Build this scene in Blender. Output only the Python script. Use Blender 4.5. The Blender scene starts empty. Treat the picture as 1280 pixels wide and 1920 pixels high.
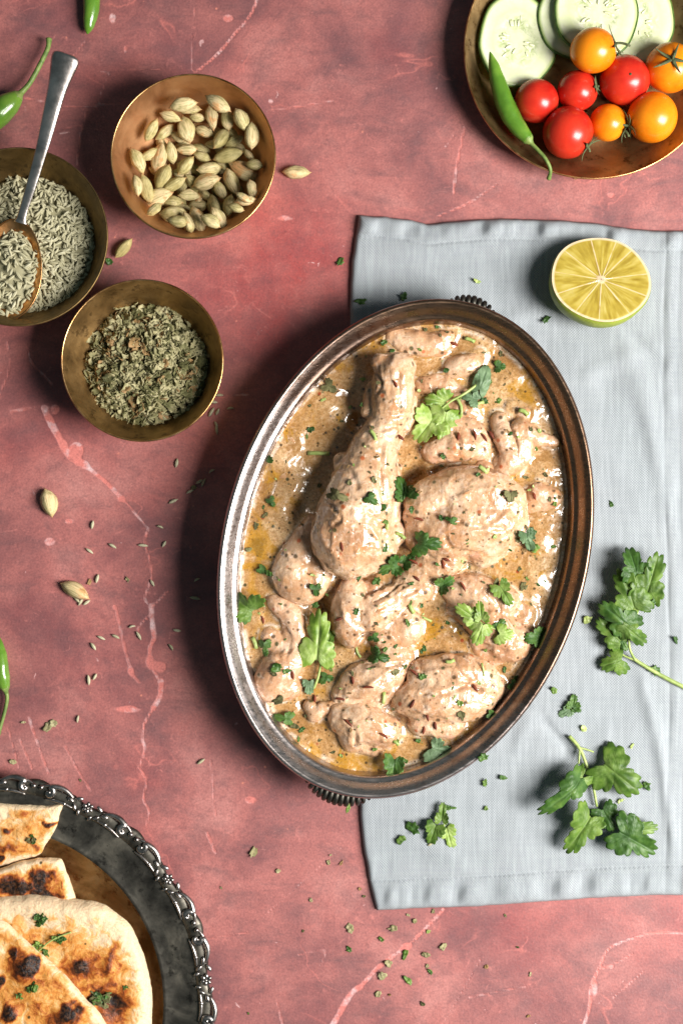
import bpy, math, random
import numpy as np
from math import sin, cos, pi, radians, sqrt, atan2, hypot
from mathutils import Vector, Matrix

# ------------------------------------------------------------------ camera, light, exposure
S = 0.0003            # metres per photo pixel on the table plane
D = 2700.0            # camera height in those units
scene = bpy.context.scene
COL = scene.collection
random.seed(7)
RNG = np.random.default_rng(7)

cam_d = bpy.data.cameras.new('camera')
cam = bpy.data.objects.new('camera', cam_d); COL.objects.link(cam)
cam.location = (0, 0, D*S)
cam_d.sensor_fit = 'VERTICAL'
cam_d.sensor_height = 36.0; cam_d.sensor_width = 24.0
cam_d.lens = 36.0*D/1920.0
cam_d.clip_start = 0.01; cam_d.clip_end = 20
cam_d.dof.use_dof = True
cam_d.dof.focus_distance = (D-110)*S
cam_d.dof.aperture_fstop = 7.0
scene.camera = cam

world = bpy.data.worlds.new('World'); scene.world = world
world.use_nodes = True
bg = world.node_tree.nodes['Background']
bg.inputs[0].default_value = (0.55, 0.80, 0.86, 1)
bg.inputs[1].default_value = 0.105

LAZ, LEL, LD = radians(-13), radians(45), 1.25
ld = bpy.data.lights.new('window_light', 'AREA')
ld.shape = 'RECTANGLE'; ld.size = 0.48; ld.size_y = 0.72
ld.energy = 40; ld.color = (1.0, 0.965, 0.92)
lo = bpy.data.objects.new('window_light', ld); COL.objects.link(lo)
lo.location = (LD*cos(LEL)*cos(LAZ), LD*cos(LEL)*sin(LAZ), LD*sin(LEL))
lo.rotation_euler = (Vector((0, 0, 0)) - lo.location).to_track_quat('-Z', 'Y').to_euler()

scene.view_settings.view_transform = 'Standard'
scene.view_settings.look = 'None'
scene.view_settings.exposure = 0.0
scene.view_settings.gamma = 1.0
scene.cycles.max_bounces = 6

# ------------------------------------------------------------------ helpers
def W(px, py, h=0.0):
    """photo pixel seen at height h -> place on the table (pixel units, y up)"""
    k = 1 - h/D
    return ((px-640)*k, (960-py)*k, h)

def lin(r, g, b):
    def f(c):
        c /= 255.0
        return c/12.92 if c <= 0.04045 else ((c+0.055)/1.055)**2.4
    return (f(r), f(g), f(b), 1)

def _hash(ix, iy, iz, seed):
    h = (ix*374761393 + iy*668265263 + iz*2147483647 + seed*974634777) & 0xffffffff
    h = ((h ^ (h >> 13))*1274126177) & 0xffffffff
    h = ((h ^ (h >> 16))*2246822519) & 0xffffffff
    return ((h ^ (h >> 15)) & 0xffff)/65535.0

def noise3(p, period, seed=0):
    q = np.asarray(p, float)/period
    i = np.floor(q).astype(np.int64); f = q-i
    u = f*f*f*(f*(f*6-15)+10)
    r = 0
    for dx in (0, 1):
        wx = u[:, 0] if dx else 1-u[:, 0]
        for dy in (0, 1):
            wy = u[:, 1] if dy else 1-u[:, 1]
            for dz in (0, 1):
                wz = u[:, 2] if dz else 1-u[:, 2]
                r = r + wx*wy*wz*_hash(i[:, 0]+dx, i[:, 1]+dy, i[:, 2]+dz, seed)
    return r*2-1

def fbm(p, period, seed=0, octv=3, gain=0.5):
    s = 0; a = 1.0; t = 0
    for o in range(octv):
        s = s + a*noise3(p, period/(2**o), seed+o*17); t += a; a *= gain
    return s/t

def n2(x, y, period, seed=0, octv=2):
    x = np.atleast_1d(np.asarray(x, float)); y = np.atleast_1d(np.asarray(y, float))
    return fbm(np.stack([x.ravel(), y.ravel(), np.full(x.size, 0.37*period)], 1), period, seed, octv).reshape(x.shape)

def mesh(name, V, F, mat, attrs=None, smooth=True):
    me = bpy.data.meshes.new(name)
    V = np.asarray(V, float)*S
    me.from_pydata(V.tolist(), [], [tuple(map(int, f)) for f in F] if not isinstance(F, np.ndarray) else F.tolist())
    if smooth: me.polygons.foreach_set('use_smooth', [True]*len(me.polygons))
    if attrs:
        for k, a in attrs.items():
            at = me.attributes.new(k, 'FLOAT', 'POINT')
            at.data.foreach_set('value', np.asarray(a, np.float32))
    if mat: me.materials.append(mat)
    me.update()
    return me

def obj(name, me, parent=None, loc=(0, 0, 0), rot=(0, 0, 0), sc=None):
    o = bpy.data.objects.new(name, me); COL.objects.link(o)
    o.location = (loc[0]*S, loc[1]*S, loc[2]*S); o.rotation_euler = rot
    if sc is not None: o.scale = (sc, sc, sc) if not hasattr(sc, '__len__') else sc
    if parent: o.parent = parent
    return o

def tag(o, label=None, cat=None, group=None, kind=None):
    if label: o['label'] = label
    if cat: o['category'] = cat
    if group: o['group'] = group
    if kind: o['kind'] = kind
    return o

def empty(name, loc, rot=(0, 0, 0)):
    o = bpy.data.objects.new(name, None); COL.objects.link(o)
    o.location = (loc[0]*S, loc[1]*S, loc[2]*S); o.rotation_euler = rot
    o.empty_display_size = 0.01
    return o

def wobj(name, V, F, mat, origin, parent=None, porigin=(0, 0, 0), attrs=None, smooth=True):
    """mesh given in world units, re-based on its origin"""
    V = np.asarray(V, float)-np.asarray(origin, float)
    me = mesh(name, V, F, mat, attrs, smooth)
    return obj(name, me, parent, tuple(np.asarray(origin, float)-np.asarray(porigin, float)))

class Acc:
    def __init__(s): s.V = []; s.F = []; s.n = 0
    def add(s, V, F):
        s.V.append(np.asarray(V, float)); s.F += [tuple(int(i)+s.n for i in f) for f in F]; s.n += len(V)
    def get(s): return np.concatenate(s.V), s.F

def ringfaces(nr, n, closed=True):
    F = []
    for i in range(nr-1):
        for j in range(n if closed else n-1):
            a = i*n+j; b = i*n+(j+1) % n
            F.append((a, b, b+n, a+n))
    return F

def crom(P, n, closed=False):
    P = np.asarray(P, float); m = len(P)
    out = []
    segs = m if closed else m-1
    for k in np.linspace(0, segs, n, endpoint=not closed):
        i = min(int(k), segs-1); t = k-i
        if closed: a, b, c, d = P[(i-1) % m], P[i % m], P[(i+1) % m], P[(i+2) % m]
        else: a, b, c, d = P[max(i-1, 0)], P[i], P[i+1], P[min(i+2, m-1)]
        out.append(0.5*((2*b)+(c-a)*t+(2*a-5*b+4*c-d)*t*t+(3*b-a-3*c+d)*t**3))
    return np.array(out)

def tube(path, radii, n=12, flat=1.0, up=(0, 0, 1), caps=True, ridges=0, ramp=0.0):
    P = np.asarray(path, float); m = len(P); R = np.broadcast_to(np.asarray(radii, float), (m,))
    T = np.gradient(P, axis=0); T /= np.linalg.norm(T, axis=1)[:, None]+1e-9
    V = []; up = np.asarray(up, float)
    for i in range(m):
        s = np.cross(T[i], up)
        if np.linalg.norm(s) < 1e-3: s = np.cross(T[i], (0, 1, 0.1))
        s /= np.linalg.norm(s); u = np.cross(s, T[i])
        a = np.arange(n)*2*pi/n
        rr = R[i]*(1+ramp*np.cos(ridges*a)) if ridges else R[i]
        V.append(P[i]+np.outer(rr*np.cos(a), s)+np.outer(rr*flat*np.sin(a), u))
    V = np.concatenate(V); F = ringfaces(m, n)
    if caps:
        V = np.vstack([V, P[0], P[-1]]); c0 = m*n; c1 = c0+1
        for j in range(n):
            F.append((c0, (j+1) % n, j)); F.append((c1, (m-1)*n+j, (m-1)*n+(j+1) % n))
    return V, F

def lathe(prof, n=96, centre=(0, 0)):
    V = []
    a = np.arange(n)*2*pi/n
    for r, z in prof:
        V.append(np.stack([centre[0]+r*np.cos(a), centre[1]+r*np.sin(a), np.full(n, z)], 1))
    return np.concatenate(V), ringfaces(len(prof), n)

def cap(outline, zt, zb, rings=10, centre=None, pw=1.0):
    """closed slab from a star-shaped outline; zt/zb(x, y, rho) give top and bottom"""
    O = np.asarray(outline, float); n = len(O)
    c = np.mean(O, 0) if centre is None else np.asarray(centre, float)
    rho = (np.arange(rings+1)/rings)**pw
    V = []; Rr = []
    for r in rho[1:]:
        V.append(c+(O-c)*r); Rr.append(np.full(n, r))
    XY = np.vstack([c[None], *V]); RH = np.concatenate([[0.0], *Rr])
    top = np.column_stack([XY, zt(XY[:, 0], XY[:, 1], RH)])
    bot = np.column_stack([XY, zb(XY[:, 0], XY[:, 1], RH)])
    N = len(XY); F = []
    for j in range(n):
        k = (j+1) % n
        F.append((0, 1+j, 1+k)); F.append((N, N+1+k, N+1+j))
    for i in range(rings-1):
        for j in range(n):
            k = (j+1) % n; a = 1+i*n+j; b = 1+i*n+k
            F.append((a, a+n, b+n, b)); F.append((N+a, N+b, N+b+n, N+a+n))
    i = 1+(rings-1)*n
    for j in range(n):
        k = (j+1) % n
        F.append((i+j, N+i+j, N+i+k, i+k))
    A = 0.5*np.sum(O[:, 0]*np.roll(O[:, 1], -1)-np.roll(O[:, 0], -1)*O[:, 1])
    if A < 0: F = [f[::-1] for f in F]
    return np.vstack([top, bot]), F, np.concatenate([RH, RH])

def orient(V, yaw, pitch=0, roll=0, t=(0, 0, 0)):
    M = np.array(Matrix.Rotation(yaw, 3, 'Z') @ Matrix.Rotation(pitch, 3, 'Y') @ Matrix.Rotation(roll, 3, 'X'))
    return np.asarray(V) @ M.T + np.asarray(t, float)

ONES = ['', 'first', 'second', 'third', 'fourth', 'fifth', 'sixth', 'seventh', 'eighth', 'ninth', 'tenth', 'eleventh', 'twelfth',
        'thirteenth', 'fourteenth', 'fifteenth', 'sixteenth', 'seventeenth', 'eighteenth', 'nineteenth']
TENS = ['', '', 'twent', 'thirt', 'fort', 'fift', 'sixt']
def ordinal(n):
    if n < 20: return ONES[n]
    return TENS[n//10]+('ieth' if n % 10 == 0 else 'y-'+ONES[n % 10])

# ------------------------------------------------------------------ materials
class NT:
    def __init__(s, name):
        s.m = bpy.data.materials.new(name); s.m.use_nodes = True
        s.t = s.m.node_tree; s.N = s.t.nodes; s.L = s.t.links
        s.b = s.N['Principled BSDF']; s.nrm = None
    def lk(s, a, b):
        if hasattr(a, 'is_output') or isinstance(a, bpy.types.NodeSocket): s.L.new(a, b)
        elif hasattr(a, '__len__') and b.type == 'RGBA' and len(a) == 3: b.default_value = (*a, 1)
        else: b.default_value = a
    def co(s, rand=False, stretch=(1, 1, 1), rot=0, src='Object'):
        tc = s.N.new('ShaderNodeTexCoord'); mp = s.N.new('ShaderNodeMapping')
        mp.inputs['Scale'].default_value = tuple(v/S for v in stretch)
        mp.inputs['Rotation'].default_value = (0, 0, rot)
        s.L.new(tc.outputs[src], mp.inputs[0]); v = mp.outputs[0]
        if rand:
            oi = s.N.new('ShaderNodeObjectInfo')
            mu = s.math('MULTIPLY', oi.outputs['Random'], 900.0)
            va = s.N.new('ShaderNodeVectorMath'); va.operation = 'ADD'
            s.L.new(v, va.inputs[0]); s.L.new(mu, va.inputs[1]); v = va.outputs[0]
        return v
    def rnd(s):
        return s.N.new('ShaderNodeObjectInfo').outputs['Random']
    def noise(s, v, period, det=3, rough=0.55, dist=0):
        n = s.N.new('ShaderNodeTexNoise'); s.L.new(v, n.inputs['Vector'])
        n.inputs['Scale'].default_value = 1.0/period; n.inputs['Detail'].default_value = det
        n.inputs['Roughness'].default_value = rough; n.inputs['Distortion'].default_value = dist
        return n.outputs['Fac']
    def vor(s, v, period, out='Distance', feat='F1', rnd=1.0):
        n = s.N.new('ShaderNodeTexVoronoi'); n.feature = feat; s.L.new(v, n.inputs['Vector'])
        n.inputs['Scale'].default_value = 1.0/period; n.inputs['Randomness'].default_value = rnd
        return n.outputs[out] if out != 'both' else n
    def ramp(s, f, stops, interp='LINEAR'):
        r = s.N.new('ShaderNodeValToRGB'); r.color_ramp.interpolation = interp
        s.lk(f, r.inputs[0]); e = r.color_ramp.elements
        while len(e) < len(stops): e.new(0.5)
        for i, (p, c) in enumerate(stops):
            e[i].position = p
            e[i].color = (c, c, c, 1) if not hasattr(c, '__len__') else c
        return r.outputs[0]
    def mix(s, f, a, b, mode='MIX'):
        n = s.N.new('ShaderNodeMix'); n.data_type = 'RGBA'; n.blend_type = mode
        s.lk(f, n.inputs[0]); s.lk(a, n.inputs[6]); s.lk(b, n.inputs[7])
        return n.outputs[2]
    def math(s, op, a, b=0.0, clamp=False):
        n = s.N.new('ShaderNodeMath'); n.operation = op; n.use_clamp = clamp
        s.lk(a, n.inputs[0]); s.lk(b, n.inputs[1]); return n.outputs[0]
    def attr(s, name):
        n = s.N.new('ShaderNodeAttribute'); n.attribute_name = name; return n.outputs['Fac']
    def sep(s, v):
        n = s.N.new('ShaderNodeSeparateXYZ'); s.L.new(v, n.inputs[0]); return n.outputs
    def bump(s, h, dist, strength=1.0):
        n = s.N.new('ShaderNodeBump'); n.inputs['Strength'].default_value = strength
        n.inputs['Distance'].default_value = dist*S; s.lk(h, n.inputs['Height'])
        if s.nrm: s.L.new(s.nrm, n.inputs['Normal'])
        s.nrm = n.outputs[0]; return s.nrm
    def done(s, color=None, rough=0.5, metal=0.0, spec=0.5, sss=0, sssr=(1, .4, .2), ssss=0.004, coat=0, coatr=0.1, trans=0, sheen=0):
        b = s.b.inputs
        s.lk(color, b['Base Color']); s.lk(rough, b['Roughness']); s.lk(metal, b['Metallic'])
        b['Specular IOR Level'].default_value = spec
        if sss:
            b['Subsurface Weight'].default_value = sss; b['Subsurface Radius'].default_value = sssr; b['Subsurface Scale'].default_value = ssss
        if coat:
            s.lk(coat, b['Coat Weight']); b['Coat Roughness'].default_value = coatr
        if sheen: b['Sheen Weight'].default_value = sheen
        if s.nrm:
            s.L.new(s.nrm, b['Normal'])
            if coat: s.L.new(s.nrm, b['Coat Normal'])
        return s.m

def m_table():
    t = NT('marbled_red_surface'); v = t.co()
    base = t.ramp(t.noise(v, 210, 6, .62, .4), [(0.30, lin(108, 72, 76)), (0.42, lin(154, 94, 92)), (0.54, lin(186, 114, 108)), (0.68, lin(201, 134, 127))])
    st = t.noise(t.co(stretch=(0.6, 1.2, 1), rot=0.12), 60, 7, .68, .6)
    base = t.mix(t.ramp(st, [(0.34, .85), (0.52, 0)]), base, t.mix(.62, base, lin(108, 80, 82)))
    red = t.noise(v, 300, 4, .5)
    base = t.mix(t.ramp(red, [(0.52, 0), (0.70, .4)]), base, lin(184, 78, 74))
    base = t.mix(t.attr('redness'), base, lin(178, 52, 50))
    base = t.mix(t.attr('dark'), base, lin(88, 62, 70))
    fl = t.noise(v, 26, 6, .7, 1.2)
    base = t.mix(t.ramp(fl, [(0.60, 0), (0.70, .55)]), base, lin(214, 132, 124))
    pale = t.noise(t.co(stretch=(1, 1, 1), rot=1.0), 48, 5, .6, 2.0)
    base = t.mix(t.ramp(pale, [(0.705, 0), (0.73, .8)]), base, lin(226, 178, 176))
    # thin web of random hairline veins
    n = t.noise(v, 330, 4, .55, .6)
    hl = t.math('ABSOLUTE', t.math('SUBTRACT', n, 0.5))
    msk = t.ramp(t.noise(v, 150, 2), [(0.52, 0), (0.62, 1)])
    base = t.mix(t.math('MULTIPLY', t.ramp(hl, [(0.0, .55), (0.006, 0)]), msk), base, lin(222, 128, 118))
    # the drawn veins: distance field on the mesh, roughened here
    wob = t.math('MULTIPLY', t.math('SUBTRACT', t.noise(v, 16, 5, .7), 0.5), 7.0)
    vd = t.math('ADD', t.attr('vein'), wob)
    vf = t.ramp(t.math('MULTIPLY', vd, 0.1), [(0.0, 1), (0.2, .9), (0.42, 0)])
    vc = t.mix(t.ramp(t.noise(v, 34, 4, .6), [(0.50, 0), (0.66, 1)]), lin(232, 136, 126), lin(238, 200, 200))
    crk = t.ramp(t.math('ABSOLUTE', t.math('SUBTRACT', vd, 3.6)), [(0.0, .6), (0.9, 0)])
    base = t.mix(t.math('MULTIPLY', crk, t.ramp(t.noise(v, 30, 3), [(0.5, 0), (.6, 1)])), base, lin(84, 50, 56))
    base = t.mix(t.math('MULTIPLY', vf, t.attr('veinw')), base, vc)
    sp = t.vor(v, 46, 'both'); 
    dots = t.math('MULTIPLY', t.ramp(sp.outputs['Distance'], [(0.03, 1), (0.06, 0)]), t.ramp(t.sep(sp.outputs['Color'])[0], [(0.7, 0), (0.75, 1)]))
    base = t.mix(dots, base, lin(226, 140, 120))
    sc1 = t.noise(t.co(stretch=(.10, 1, 1), rot=.7), 5, 4, .7); sc2 = t.noise(t.co(stretch=(1, .09, 1), rot=.3), 6, 4, .7)
    base = t.mix(t.math('MULTIPLY', t.ramp(sc1, [(0.66, 0), (0.74, .5)]), t.ramp(fl, [(.4, 0), (.6, 1)])), base, lin(222, 150, 140))
    base = t.mix(t.math('MULTIPLY', t.ramp(sc2, [(0.66, 0), (0.74, .45)]), t.ramp(red, [(.4, 1), (.55, 0)])), base, lin(104, 66, 66))
    base = t.mix(t.ramp(t.noise(v, 11, 5, .75, .6), [(0.36, .35), (0.5, 0)]), base, lin(128, 80, 80))
    gr = t.noise(v, 4.0, 3, .7)
    base = t.mix(t.ramp(gr, [(0.3, .42), (0.7, 0)]), base, lin(70, 50, 56))
    t.bump(t.noise(v, 5, 3), 0.8, .4); t.bump(vf, -1.0, .5); t.bump(fl, 1.2, .4)
    return t.done(base, t.ramp(t.noise(v, 40, 5, .7), [(0.3, .40), (.7, .56)]), spec=.5)

def m_cloth():
    t = NT('blue_grey_linen'); v = t.co(); x, y, z = t.sep(v)
    wob = t.math('MULTIPLY', t.noise(v, 60, 2), 9.0)
    fx = t.math('SINE', t.math('MULTIPLY', t.math('ADD', x, wob), 2*pi/4.9))
    fy = t.math('SINE', t.math('MULTIPLY', t.math('ADD', y, wob), 2*pi/4.9))
    wv = t.math('MULTIPLY', fx, fy)
    slub = t.noise(t.co(stretch=(.08, 1, 1)), 6, 3, .6)
    slub2 = t.noise(t.co(stretch=(1, .08, 1)), 6, 3, .6)
    c = t.ramp(wv, [(0.0, lin(128, 138, 142)), (0.5, lin(163, 171, 176)), (1.0, lin(180, 187, 192))])
    c = t.ramp(t.math('ADD', t.math('MULTIPLY', wv, .5), .5), [(0.0, lin(128, 134, 138)), (0.5, lin(150, 156, 160)), (1.0, lin(168, 172, 176))])
    c = t.mix(t.ramp(slub, [(0.35, .22), (0.6, 0)]), c, lin(128, 134, 142))
    c = t.mix(t.ramp(slub2, [(0.40, .0), (0.75, .22)]), c, lin(214, 220, 226))
    c = t.mix(t.ramp(t.noise(v, 160, 3), [(0.35, .15), (0.65, 0)]), c, lin(136, 148, 150))
    t.bump(wv, 1.0, .35)
    return t.done(c, .9, spec=.2, sheen=.1)

def metal(name, c1, c2, c3, rough=(.22, .4), period=60, bumpd=.5, stretch=(1, 1, 1), spots=None, rand=False):
    t = NT(name); v = t.co(stretch=stretch, rand=rand)
    c = t.ramp(t.noise(v, period, 5, .6, .5), [(0.33, c1), (0.5, c2), (0.68, c3)])
    if spots: c = t.mix(t.ramp(t.noise(v, period*.35, 5, .7), [(0.56, 0), (0.66, .8)]), c, spots)
    r = t.ramp(t.noise(v, period*.5, 5, .7), [(0.3, rough[0]), (0.7, rough[1])])
    t.bump(t.noise(v, 7, 4, .6), bumpd, .4)
    return t.done(c, r, 1.0)

def m_dish():
    t = NT('tarnished_silver'); v = t.co(); x, y, z = t.sep(v)
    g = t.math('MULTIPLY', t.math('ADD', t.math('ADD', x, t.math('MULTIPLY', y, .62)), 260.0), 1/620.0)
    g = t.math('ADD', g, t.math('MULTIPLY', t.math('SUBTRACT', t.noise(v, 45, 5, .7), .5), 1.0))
    base = t.ramp(g, [(0.15, lin(186, 176, 172)), (0.5, lin(132, 110, 98)), (0.9, lin(132, 106, 86))])  # browner to the right and top: copper wear plus painted reflection and dimness
    ta = t.noise(t.co(stretch=(1, 1, .3)), 24, 6, .75)
    base = t.mix(t.ramp(ta, [(0.54, 0), (0.72, .55)]), base, lin(70, 54, 48))
    scr = t.noise(t.co(stretch=(.12, 1, 1), rot=.8), 5, 3, .7)
    r = t.ramp(t.math('ADD', t.math('MULTIPLY', scr, .6), t.math('MULTIPLY', ta, .4)), [(0.35, .2), (0.65, .42)])
    t.bump(scr, .3, .2); t.bump(t.noise(v, 30, 4, .6), .5, .3)
    return t.done(base, r, .96)

def m_sauce():
    t = NT('curry_sauce'); v = t.co()
    c = t.ramp(t.noise(v, 95, 5, .62, .6), [(0.30, lin(142, 100, 54)), (0.47, lin(186, 142, 90)), (0.66, lin(216, 180, 134))])
    cd = t.vor(v, 7.5); c = t.mix(t.ramp(cd, [(0.15, .0), (0.75, .25)]), c, lin(170, 124, 72))
    fine = t.noise(v, 5.5, 4, .7)
    c = t.mix(t.ramp(fine, [(0.40, .5), (0.56, 0)]), c, lin(140, 98, 50))
    c = t.mix(t.ramp(t.noise(v, 12, 3, .6), [(0.56, 0), (0.72, .5)]), c, lin(230, 198, 158))
    froth_glint_f = t.math('MULTIPLY', t.attr('froth_glint'), t.ramp(t.noise(v, 26, 4, .7, 1.0), [(0.46, 0), (0.60, .8)]))
    c = t.mix(froth_glint_f, c, lin(244, 230, 212))  # cream colour: painted meniscus highlights round the chicken, froth along the wall
    oil = t.math('ADD', t.noise(v, 62, 4, .6, 1.0), t.attr('oil'))
    c = t.mix(t.ramp(oil, [(0.575, 0), (0.67, .8)]), c, lin(180, 130, 32))
    c = t.mix(t.ramp(oil, [(0.74, 0), (0.80, .6)]), c, lin(120, 88, 24))
    c = t.mix(t.ramp(t.noise(v, 3.2, 3, .75), [(0.34, .7), (0.44, 0)]), c, lin(104, 74, 38))
    for per, thr, col, lo in ((11, .12, lin(88, 64, 32), .5), (17, .11, lin(66, 50, 26), .45), (28, .085, lin(48, 54, 28), .35), (36, .07, lin(150, 62, 28), .6)):
        sp = t.vor(v, per, 'both')
        d = t.math('MULTIPLY', t.ramp(sp.outputs['Distance'], [(thr, 1), (thr*1.7, 0)]), t.ramp(t.sep(sp.outputs['Color'])[0], [(lo, 0), (lo+.03, .9)]))
        c = t.mix(d, c, col)
    t.bump(t.noise(v, 30, 2.5, .5, .6), 4.0, .6); t.bump(t.noise(v, 9, 2, .5), .7, .6)
    return t.done(c, t.ramp(fine, [(0.4, .16), (.6, .34)]), spec=.6, sss=.12, ssss=.003, coat=.9, coatr=.06)

def m_chicken():
    t = NT('sauce_coated_chicken'); v = t.co(rand=True)
    c = t.ramp(t.noise(v, 80, 4, .6, .5), [(0.30, lin(174, 126, 90)), (0.48, lin(207, 166, 128)), (0.68, lin(228, 196, 164))])
    c = t.mix(t.ramp(t.noise(v, 44, 4, .6, 1), [(0.55, 0), (0.72, .65)]), c, lin(206, 136, 74))
    c = t.mix(t.ramp(t.noise(v, 36, 4, .6, 1), [(0.60, 0), (0.74, .55)]), c, lin(196, 138, 128))
    c = t.mix(t.ramp(t.noise(v, 9, 3, .7), [(0.36, .35), (0.5, 0)]), c, lin(164, 112, 70))
    c = t.mix(t.math('MULTIPLY', t.rnd(), .35), c, lin(204, 150, 118))
    c = t.mix(t.math('MULTIPLY', t.attr('low'), .75), c, lin(166, 118, 70))  # sauce tint near the waterline, deepened to paint shade into the gaps
    c = t.mix(t.ramp(t.noise(v, 15, 4, .7, .8), [(0.52, 0), (0.66, .6)]), c, lin(240, 214, 190))
    c = t.mix(t.ramp(t.noise(v, 19, 5, .7, 1.5), [(0.54, 0), (0.66, .6)]), c, lin(180, 126, 78))
    c = t.mix(t.ramp(t.noise(v, 3.6, 3, .75), [(0.33, .45), (0.42, 0)]), c, lin(144, 98, 58))
    for per, thr, col, lo in ((13, .11, lin(120, 78, 42), .6), (18, .11, lin(84, 58, 30), .6), (24, .12, lin(64, 50, 26), .55), (30, .10, lin(56, 66, 28), .5), (34, .085, lin(182, 84, 34), .5)):
        sp = t.vor(v, per, 'both')
        d = t.math('MULTIPLY', t.ramp(sp.outputs['Distance'], [(thr, 1), (thr*1.8, 0)]), t.ramp(t.sep(sp.outputs['Color'])[0], [(lo, 0), (lo+.03, .85)]))
        c = t.mix(d, c, col)
    t.bump(t.noise(v, 28, 2, .5, .8), 5.0, .6); t.bump(t.noise(v, 10, 3, .55, .6), 1.9, .65); t.bump(t.noise(t.co(stretch=(1, .2, 1), rot=-.3), 8, 2, .6, .3), 1.3, .6)
    return t.done(c, .32, spec=.5, sss=.10, ssss=.003, coat=1.0, coatr=.035)

def simple(name, stops, period, rough=.5, spec=.5, sss=0, bumpd=0, bumpp=6, rand=True, coat=0, vary=0, sssr=(1, .5, .2), ssss=.003, metal_=0, dots=None, stretch=(1, 1, 1)):
    t = NT(name); v = t.co(rand=rand, stretch=stretch)
    n = t.noise(v, period, 4, .6, .4)
    if vary: n = t.math('ADD', n, t.math('MULTIPLY', t.math('SUBTRACT', t.rnd(), .5), vary))
    c = t.ramp(n, stops)
    if dots:
        sp = t.vor(v, dots[0]); c = t.mix(t.ramp(sp, [(dots[1], .8), (dots[1]*1.8, 0)]), c, dots[2])
    if bumpd: t.bump(t.noise(v, bumpp, 3), bumpd, .6)
    return t.done(c, rough, metal_, spec, sss=sss, coat=coat, sssr=sssr, ssss=ssss)

def m_pod():
    t = NT('cardamom_husk'); v = t.co(rand=True)
    n = t.math('ADD', t.noise(v, 26, 4, .6), t.math('MULTIPLY', t.math('SUBTRACT', t.rnd(), .5), .36))
    c = t.ramp(n, [(0.28, lin(164, 150, 98)), (0.40, lin(190, 176, 122)), (0.54, lin(210, 192, 144)), (0.64, lin(220, 196, 150)), (0.74, lin(216, 164, 112))])
    st = t.noise(t.co(rand=True, stretch=(.10, 1, 1)), 3.2, 3, .6)
    c = t.mix(t.ramp(st, [(0.35, .6), (0.55, 0)]), c, lin(118, 110, 62))
    c = t.mix(t.attr('tip'), c, lin(176, 124, 78))
    t.bump(st, 1.5, .8)
    return t.done(c, .62, spec=.3)

def m_seed(name, a, b, dk):
    t = NT(name)
    v = t.co(rand=True)
    c = t.ramp(t.math('ADD', t.noise(v, 20, 2), t.math('MULTIPLY', t.math('SUBTRACT', t.rnd(), .5), .4)), [(0.3, a), (0.7, b)])
    c = t.mix(t.attr('groove'), c, dk)
    return t.done(c, .6, spec=.3)

def m_leaf(name, dk, md, lt, vein, rough=.42):
    t = NT(name); v = t.co(rand=True)
    n = t.math('ADD', t.noise(v, 22, 4, .6), t.math('MULTIPLY', t.math('SUBTRACT', t.rnd(), .5), .2))
    c = t.ramp(n, [(0.32, dk), (0.5, md), (0.68, lt)])
    c = t.mix(t.math('MULTIPLY', t.attr('veins'), .6), c, vein)
    t.bump(t.attr('veins'), -1.2, .6); t.bump(t.noise(v, 7, 3), 1.0, .5)
    m = t.done(c, rough, spec=.4)
    t.b.inputs['Subsurface Weight'].default_value = 0
    # a little light through the blade
    tr = t.N.new('ShaderNodeBsdfTranslucent'); t.lk(t.mix(.5, c, lt), tr.inputs[0])
    mx = t.N.new('ShaderNodeMixShader'); mx.inputs[0].default_value = .32
    out = t.N['Material Output']
    t.L.new(t.b.outputs[0], mx.inputs[1]); t.L.new(tr.outputs[0], mx.inputs[2]); t.L.new(mx.outputs[0], out.inputs[0])
    return m

def m_bread():
    t = NT('baked_naan'); v = t.co(rand=True)
    ch = t.math('ADD', t.attr('char'), t.math('MULTIPLY', t.math('SUBTRACT', t.noise(v, 20, 6, .72, .8), .5), 1.2))
    c = t.ramp(ch, [(0.02, lin(240, 212, 174)), (0.14, lin(232, 182, 120)), (0.32, lin(220, 150, 70)), (0.50, lin(170, 88, 34)), (0.66, lin(92, 42, 20)), (0.84, lin(26, 16, 14))])
    c = t.mix(t.ramp(t.noise(v, 5, 3, .6), [(0.38, .35), (0.55, 0)]), c, t.mix(.5, c, lin(170, 104, 52)))
    sp = t.vor(v, 34, 'both')
    d = t.math('MULTIPLY', t.ramp(sp.outputs['Distance'], [(.06, 1), (.10, 0)]), t.ramp(t.sep(sp.outputs['Color'])[0], [(.5, 0), (.53, .9)]))
    c = t.mix(d, c, lin(60, 50, 22))
    t.bump(t.noise(v, 18, 5, .65, .5), 5, .7); t.bump(t.noise(v, 5, 3, .6), 1.2, .6); t.bump(ch, 3.0, .6)
    return t.done(c, t.ramp(ch, [(0.1, .62), (.5, .42)]), spec=.35, sss=.1, ssss=.003)

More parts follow.
